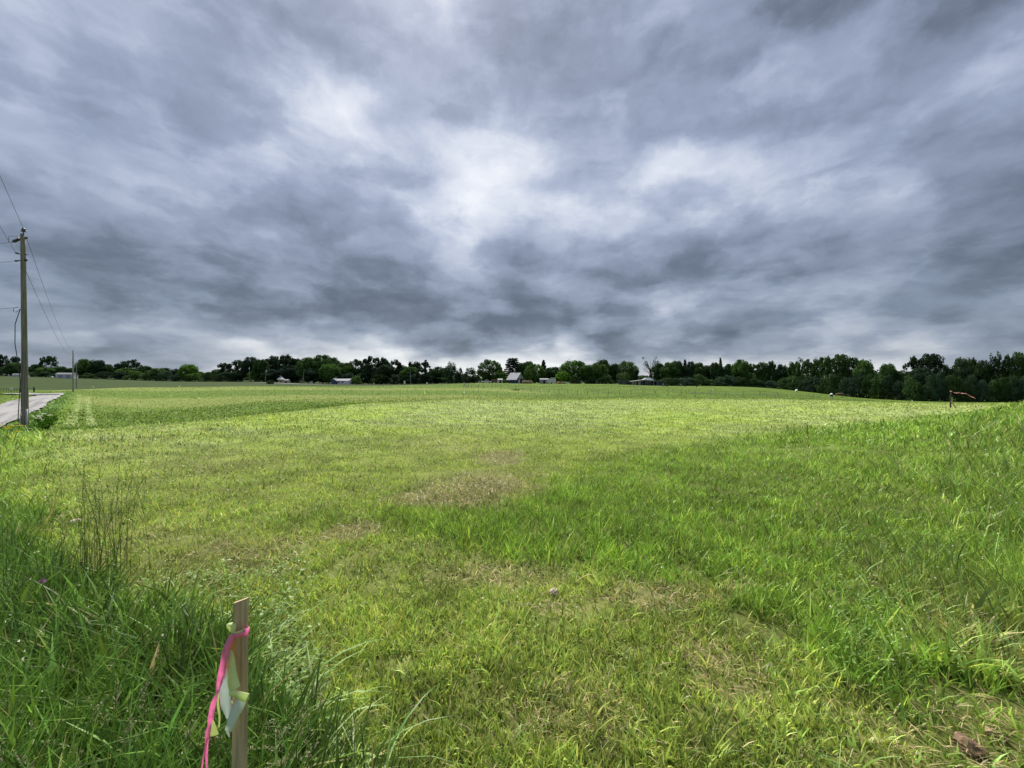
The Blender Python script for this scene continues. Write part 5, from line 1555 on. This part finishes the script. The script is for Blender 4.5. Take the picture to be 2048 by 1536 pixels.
def tufts(name, centres, nb, hlo, hhi, wlo, whi, col, spread, droop=(0.1, .7), curve=(.2, .9), seg=5, sat=.25, kind='stuff', parent=None, label=None, cat=None):
    C_ = np.repeat(np.array(centres), nb, axis=0)
    n = len(C_)
    x = C_[:, 0] + rng.normal(0, spread, n); y = C_[:, 1] + rng.normal(0, spread, n)
    z = Hm(x, y) - .01
    if parent is not None:
        x = x - parent.location.x; y = y - parent.location.y; z = z - parent.location.z
    h = rng.uniform(hlo, hhi, n); w = rng.uniform(wlo, whi, n)
    c = np.array(col)[None] * rng.uniform(1 - sat, 1 + sat * 1.3, n)[:, None] * np.c_[1 + rng.normal(0, .1, n), np.ones(n), 1 + rng.normal(0, .15, n)]
    return blades(name, x, y, z, h, w, rng.uniform(0, 6.283, n), rng.uniform(.05, .45, n), rng.uniform(*curve, n), np.clip(c, .005, .9).astype(np.float32), seg,
                  droop=rng.uniform(*droop, n), kind=kind, parent=parent, label=label, cat=cat)


def keep_(x, y, weed=False):
    _, h, dry, dens, soil, st = zones(x, y)
    k = (soil < .15) & (st < .25)
    if weed:
        k &= x < np.interp(y, [.5, 1.6, 1.95, 2.56, 3.2, 4.5], [-.25, -.62, -1.05, -1.9, -3.1, -5.5])
    return x[k], y[k]


def in_weeds(n, r0, r1, amin, amax):
    r = np.exp(rng.uniform(math.log(r0), math.log(r1), n)); a = np.radians(rng.uniform(amin, amax, n))
    return r * np.sin(a), r * np.cos(a)


# arching broad leaves, bottom left and a few at the right
x, y = keep_(*in_weeds(260, 1.15, 3.6, -58, -22), weed=True)
tufts('coarse_grass', np.c_[x, y], 9, .18, .42, .008, .017, (.24, .36, .10), .045, (.15, .95), (.3, 1.1))
x, y = in_weeds(7, 1.3, 1.6, -31, -22)
tufts('coarse_grass', np.c_[x, y], 9, .14, .34, .008, .016, (.26, .38, .12), .04, (.15, .85))
x, y = keep_(*in_weeds(90, 1.7, 6.5, 40, 57))
tufts('coarse_grass', np.c_[x, y], 8, .12, .26, .005, .009, (.20, .33, .08), .05, (.1, .8))
x, y = keep_(*in_weeds(50, 2.6, 6.5, 10, 50))
tufts('coarse_grass', np.c_[x, y], 8, .10, .20, .006, .010, (.27, .42, .07), .04, (.1, .6))
x, y = in_weeds(70, 1.5, 5.0, -38, 40)
tufts('coarse_grass', np.c_[x, y], 6, .06, .12, .006, .010, (.36, .46, .08), .03, (.0, .5))
# small leafy weeds low between the grass: clover and plantain leaves
def leafy(n, r0, r1, a0, a1, size, zmax, col, name='clover_leaves'):
    x, y = keep_(*in_weeds(n, r0, r1, a0, a1)); n = len(x)
    x = np.repeat(x, 14) + rng.normal(0, .05, n * 14); y = np.repeat(y, 14) + rng.normal(0, .05, n * 14)
    m_ = len(x)
    z = Hm(x, y) + rng.uniform(.01, zmax, m_)
    nrm = rng.normal(size=(m_, 3)) * .45 + np.array([0, 0, 1]); nrm /= np.linalg.norm(nrm, axis=1)[:, None]
    t = np.cross(nrm, rng.normal(size=(m_, 3))); t /= np.linalg.norm(t, axis=1)[:, None]; b = np.cross(nrm, t)
    s_ = (size * rng.uniform(.6, 1.5, m_))[:, None]; c = np.c_[x, y, z]
    V = np.stack([c - t * s_ * .6, c - b * s_ * .35 + nrm * s_ * .06, c + t * s_ * .6, c + b * s_ * .35 + nrm * s_ * .06], 1).reshape(-1, 3)
    cc = np.array(col)[None] * rng.uniform(.6, 1.4, m_)[:, None]
    tag(mesh_np(name, V, np.arange(m_ * 4), np.full(m_, 4), M_GRASS, col=np.repeat(cc, 4, 0).astype(np.float32)), kind='stuff')
leafy(900, 1.1, 4.2, -58, -28, .020, .16, (.17, .28, .05))
leafy(420, 2.2, 7, -30, 50, .012, .035, (.22, .32, .06))
leafy(260, 2.4, 6, 40, 57, .015, .12, (.20, .32, .07))

# loose straw on bare and dried places, and scattered through the turf
def litter(n, r0, r1):
    x, y, r = scatter(n, r0, r1)
    _, h, dry, dens, soil, st = zones(x, y)
    keep = rng.uniform(0, 1, n) < np.clip(st * 1.1 + soil * .9 + .035, 0, 1)
    x, y, r = x[keep], y[keep], r[keep]; n = len(x)
    c = np.array([.48, .40, .22])[None] * rng.uniform(.4, 1.35, n)[:, None] * np.c_[np.ones(n), rng.uniform(.86, 1.04, n), rng.uniform(.6, 1.0, n)]
    z = Hm(x, y) + rng.uniform(0, .03, n)
    tw = rng.uniform(0, math.pi, n)
    blades('straw_litter', x, y, z, rng.uniform(.03, .085, n), (.0020 + .0008 * r) * rng.uniform(.6, 1.3, n), rng.uniform(0, 6.283, n), rng.uniform(.95, 1.2, n), rng.uniform(.0, .35, n), c.astype(np.float32), 3,
           droop=rng.uniform(.3, .9, n))
litter(80000, 1.1, 12)


def seed_heads(px, d, n, hlo, hhi, spread, label, name='tall_grass_clump', lean=.38, dark=(.06, .11, .03), head=(.10, .13, .05), group=None, hw=.012):
    g = at(px, d)
    e = empty(name, g); tag(e, label, 'grass clump', group)
    rs = np.random.default_rng(int(px * 7 + n))
    m = MB(); V = []; tips = []
    for i in range(n):
        x0, y0 = rs.normal(0, spread, 2); h = rs.uniform(hlo, hhi); a = rs.uniform(0, 6.283); ln = rs.uniform(0, lean) * h
        pts = [(x0 + math.cos(a) * ln * t * t, y0 + math.sin(a) * ln * t * t, h * t * (1 - .04 * t)) for t in (0, .25, .5, .75, 1)]
        z0 = hz(g.x + x0, g.y + y0) - g.z
        pts = [(p[0], p[1], p[2] + z0) for p in pts]
        m.tube(pts, [.0020, .0018, .0015, .0011, .0006], 3, cap=False)
        a_, b_ = Vector(pts[3]), Vector(pts[4])
        for k in range(26):
            t = k / 26; c = Vector(pts[2]).lerp(a_, .4 + .6 * min(1, t * 2)) if t < .5 else a_.lerp(b_, (t - .5) * 2)
            r_ = hw * (1.1 - t) * rs.uniform(.3, 1.6); an = rs.uniform(0, 6.283)
            V.append((c + Vector((math.cos(an) * r_, math.sin(an) * r_, r_ * .8)), c))
    m.build('stems', M_STEMG, e)['kind'] = 'stuff'
    vs = []; fs = []
    for i, (p, c) in enumerate(V):
        dv_ = (p - c); L2 = dv_.length + 1e-6; s_ = dv_.normalized().cross(Vector((rs.normal(), rs.normal(), rs.normal()))).normalized() * .0022
        q = p + dv_.normalized() * .006
        vs += [c, p - s_, q, p + s_]; fs.append((4 * i, 4 * i + 1, 4 * i + 2, 4 * i + 3))
    MB().add(vs, fs).build('seed_heads', M_SEED, e)['kind'] = 'stuff'
    return e
M_STEMG = blade_mat('green_grass_stem', .2, .2, 20, .6, False, (.10, .18, .04))
M_SEED = blade_mat('green_seed_heads', .3, .25, 30, .8, False, (.13, .19, .06))
M_SEEDP = blade_mat('pale_seed_heads', .3, .25, 30, .8, False, (.42, .38, .22))
e = seed_heads(215, 3.15, 18, .8, 1.25, .09, 'tallest seeding grass clump on the left, its heads reaching the mown slope', hw=.016)
e = seed_heads(190, 3.3, 16, .65, 1.0, .12, 'seeding grass clump just left of the tallest one', lean=.35)
e = seed_heads(150, 3.1, 12, .5, .78, .12, 'leaning seeding grass clump left of the two tallest', lean=.45)
e = seed_heads(20, 2.9, 12, .55, .75, .15, 'seeding grass clump cut by the left picture edge')
e = seed_heads(90, 2.7, 10, .35, .6, .18, 'shorter seeding grass clump near the purple clover', lean=.4)
for px, d, lab in ((60, 1.55, 'pale-headed bending grass in the bottom left corner'), (140, 1.45, 'pale-headed grass right of the corner, at the bottom edge'), (250, 1.6, 'pale-headed grass midway between corner and near stake'),
                   (375, 1.5, 'pale-headed grass immediately left of the near stake'), (540, 1.45, 'pale-headed grass immediately right of the near stake'), (585, 1.5, 'pale-headed grass at the bottom right of the near stake'),
                   (300, 2.0, 'pale arching seed stalks up and left of the near stake')):
    e = seed_heads(px, d, 6, .26, .46, .07, lab, lean=.8, hw=.014, group='pale-headed grasses by the near stake')
    for c_ in e.children:
        if c_.name.startswith('seed'): c_.data.materials[0] = M_SEEDP
for i, (px, d) in enumerate(((1790, 3.4), (1840, 4.4), (1740, 3.0), (1930, 5.2), (1880, 3.0), (1990, 4.1), (1960, 7.5), (1810, 6.0))):
    e = seed_heads(px, d, 7, .28, .46, .16, ['seeding grass left of centre in the right meadow', 'seeding grass in the middle of the right meadow', 'leftmost seeding grass of the right meadow', 'seeding grass high up in the right meadow',
        'seeding grass above the bare soil corner', 'seeding grass at the right edge above the straw', 'farthest seeding grass near the right edge', 'seeding grass where meadow meets the lush strip'][i], lean=.6, group='seeding grasses of the right meadow')
    if i % 2:
        for c_ in e.children:
            if c_.name.startswith('seed'): c_.data.materials[0] = M_SEEDP

M_YEL = blade_mat('yellow_petals', .3, .1, 30, .6, False, (.80, .66, .03), 0)
M_WHT = blade_mat('cream_petals', .3, .1, 30, .6, False, (.80, .80, .66), 0)
M_PUR = blade_mat('purple_petals', .3, .1, 30, .6, False, (.52, .26, .50), 0)


def umbel_plant(px, d, n, h, r, mat, name, label, group=None, spread=.12):
    g = at(px, d); e = empty(name, g); tag(e, label, 'flower', group)
    rs = np.random.default_rng(int(px * 3 + d * 10)); m = MB()
    for i in range(n):
        x0, y0 = rs.normal(0, spread, 2); hh = h * rs.uniform(.75, 1.1)
        m.tube([(x0 * .4, y0 * .4, -.02), (x0 * .8, y0 * .8, hh * .6), (x0, y0, hh)], [.005, .004, .003], 4)
        fl = MB(); rr = r * rs.uniform(.7, 1.2)
        for k in range(22):
            a = rs.uniform(0, 6.283); q = rr * math.sqrt(rs.uniform(0, 1)); c = (x0 + q * math.cos(a), y0 + q * math.sin(a), hh + .012 - .25 * q * q / rr)
            s_ = rr * .2
            fl.add([(c[0] - s_, c[1], c[2]), (c[0], c[1] - s_, c[2] + .004), (c[0] + s_, c[1], c[2]), (c[0], c[1] + s_, c[2] + .006), (c[0], c[1], c[2] - s_ * .5)], [(0, 1, 2, 3), (0, 4, 1), (1, 4, 2), (2, 4, 3), (3, 4, 0)])
        fl.build('flower_head', mat, e)
    m.build('stems', M_STEMG, e)
for px, d, n, h, lab in ((4, 9.2, 5, .42, 'biggest yellow-flowered plant at the very left edge'), (17, 9.6, 3, .36, 'small yellow-flowered plant right of the biggest one'), (-12, 8.8, 5, .40, 'yellow-flowered plant mostly outside the left edge'),
                         (49, 12.4, 3, .42, 'pair of flat yellow flower heads below the near utility pole')):
    umbel_plant(px, d, n, h, .055, M_YEL, 'yellow_wildflower', lab, 'yellow wildflowers at the left verge')
for px, d, n, h, lab in ((14, 11.5, 2, .5, 'flat white flower head left of the near pole foot'), (38, 10.3, 2, .35, 'low white flower pair below the yellow heads'), (20, 8.4, 2, .35, 'white flower among the yellow plants')):
    umbel_plant(px, d, n, h, .04, M_WHT, 'white_wildflower', lab, 'white wildflowers at the left verge')
# elder shrub by the pole
g = at(93, 18.2); e = empty('elder_shrub', g); tag(e, 'dark leafy elder shrub with cream flower heads right of the near pole foot', 'shrub')
rs = np.random.default_rng(4)
cc = [np.array([rs.normal(0, .33), rs.normal(0, .3), rs.uniform(.15, .62)]) for _ in range(12)]
V, f, t = leaf_cloud(cc, [.16] * 12, 55, .09, rs); V[:, 2] = np.maximum(V[:, 2], -.05)
mesh_np('foliage', V, f, t, LEAF['bright'], e)
m = MB()
for c_ in cc: m.tube([(0, 0, -.1), (c_[0] * .5, c_[1] * .5, c_[2] * .6), tuple(c_)], [.02, .012, .006], 5)
m.build('branches', M_BARK, e)
for i in range(9):
    fl = MB(); cx_, cy_, cz_ = rs.uniform(-.5, .5), rs.uniform(-.4, 0), rs.uniform(.45, .85)
    for k in range(30):
        a = rs.uniform(0, 6.283); q = .10 * math.sqrt(rs.uniform(0, 1)); s_ = .018; c = (cx_ + q * math.cos(a), cy_ + q * math.sin(a), cz_ + .02 * rs.uniform())
        fl.add([(c[0] - s_, c[1], c[2]), (c[0], c[1] - s_, c[2] + .01), (c[0] + s_, c[1], c[2]), (c[0], c[1] + s_, c[2] + .01)], [(0, 1, 2, 3)])
    fl.build('flower_head', M_WHT, e)
# purple clover
g = at(85, 2.42); e = empty('purple_clover', g); tag(e, 'single purple clover bloom standing in the weeds at the left', 'flower')
m = MB(); m.tube([(0, 0, -.02), (.01, .01, .2), (0, 0, .36)], [.003, .0025, .002], 5); m.build('stem', M_STEMG, e)
fl = MB(); rs = np.random.default_rng(2)
for k in range(90):
    v = Vector(rs.normal(size=3)).normalized(); v.z = abs(v.z) * 1.5 - .1
    t_ = v.cross(Vector((.3, .5, .1))).normalized() * .003
    fl.add([v * .006 + Vector((0, 0, .365)) - t_, v * .006 + Vector((0, 0, .365)) + t_, v * .020 + Vector((0, 0, .367))], [(0, 1, 2)])
fl.build('bloom', M_PUR, e)
# tiny white blooms all over
x, y, r = scatter(700, 2.6, 14)
_, h, dry, dens, soil, st = zones(x, y)
k = (rng.uniform(0, 1, len(x)) < np.where(h > .1, .9, .12)) & (r > 1.7); x, y, h, r = x[k], y[k], h[k], r[k]
z = Hm(x, y) + h * .9; n = len(x); s_ = (.0035 + .0007 * r) * rng.uniform(.6, 1.3, n)
V = np.stack([np.c_[x - s_, y, z], np.c_[x, y - s_, z + s_ * .8], np.c_[x + s_, y, z], np.c_[x, y + s_, z + s_ * 1.2]], 1).reshape(-1, 3)
tag(mesh_np('white_clover_blooms', V, np.arange(n * 4), np.full(n, 4), M_WHT), kind='stuff')


def rock(px, py, size, mat, name, label, cat='stone', seed=1, flat=.5):
    d = 1.6 * F / (py - 768); g = at(px, d)
    e = tag(MB().build(name, mat), label, cat)
    rs = np.random.default_rng(seed); import bmesh
    bm = bmesh.new(); bmesh.ops.create_icosphere(bm, subdivisions=3, radius=size / 2)
    for v in bm.verts:
        q = v.co.normalized()
        k = 1 + .28 * math.sin(q.x * 3.1 + seed) * math.cos(q.y * 2.7 + seed * 2) + .12 * math.sin(q.z * 9 + q.x * 7)
        v.co = Vector((v.co.x * k, v.co.y * k * .8, v.co.z * k * flat))
    bm.to_mesh(e.data); bm.free(); e.location = (g.x, g.y, g.z + size * .22); e.rotation_euler = (.2, .15, seed)
    if not e.data.materials: e.data.materials.append(mat)
    return e
rock(1106, 1190, .085, M_STONE, 'stone', 'pale pinkish stone lying in the short turf right of centre', seed=3, flat=.6)
rock(1935, 1500, .10, plain('brown_clod', (.24, .15, .09), .9, .4, 20, .8), 'earth_clod', 'brown earth clod in the bare bottom right corner', seed=5, flat=.55)
rock(1985, 1470, .07, plain('tan_clod', (.32, .23, .13), .9, .4, 20, .8), 'earth_clod', 'tan earth clod just right of the brown one', seed=8, flat=.5)
rock(152, 1045, .10, M_STONE, 'stone', 'small pinkish stone behind the seeding grass on the left', seed=6, flat=.4)
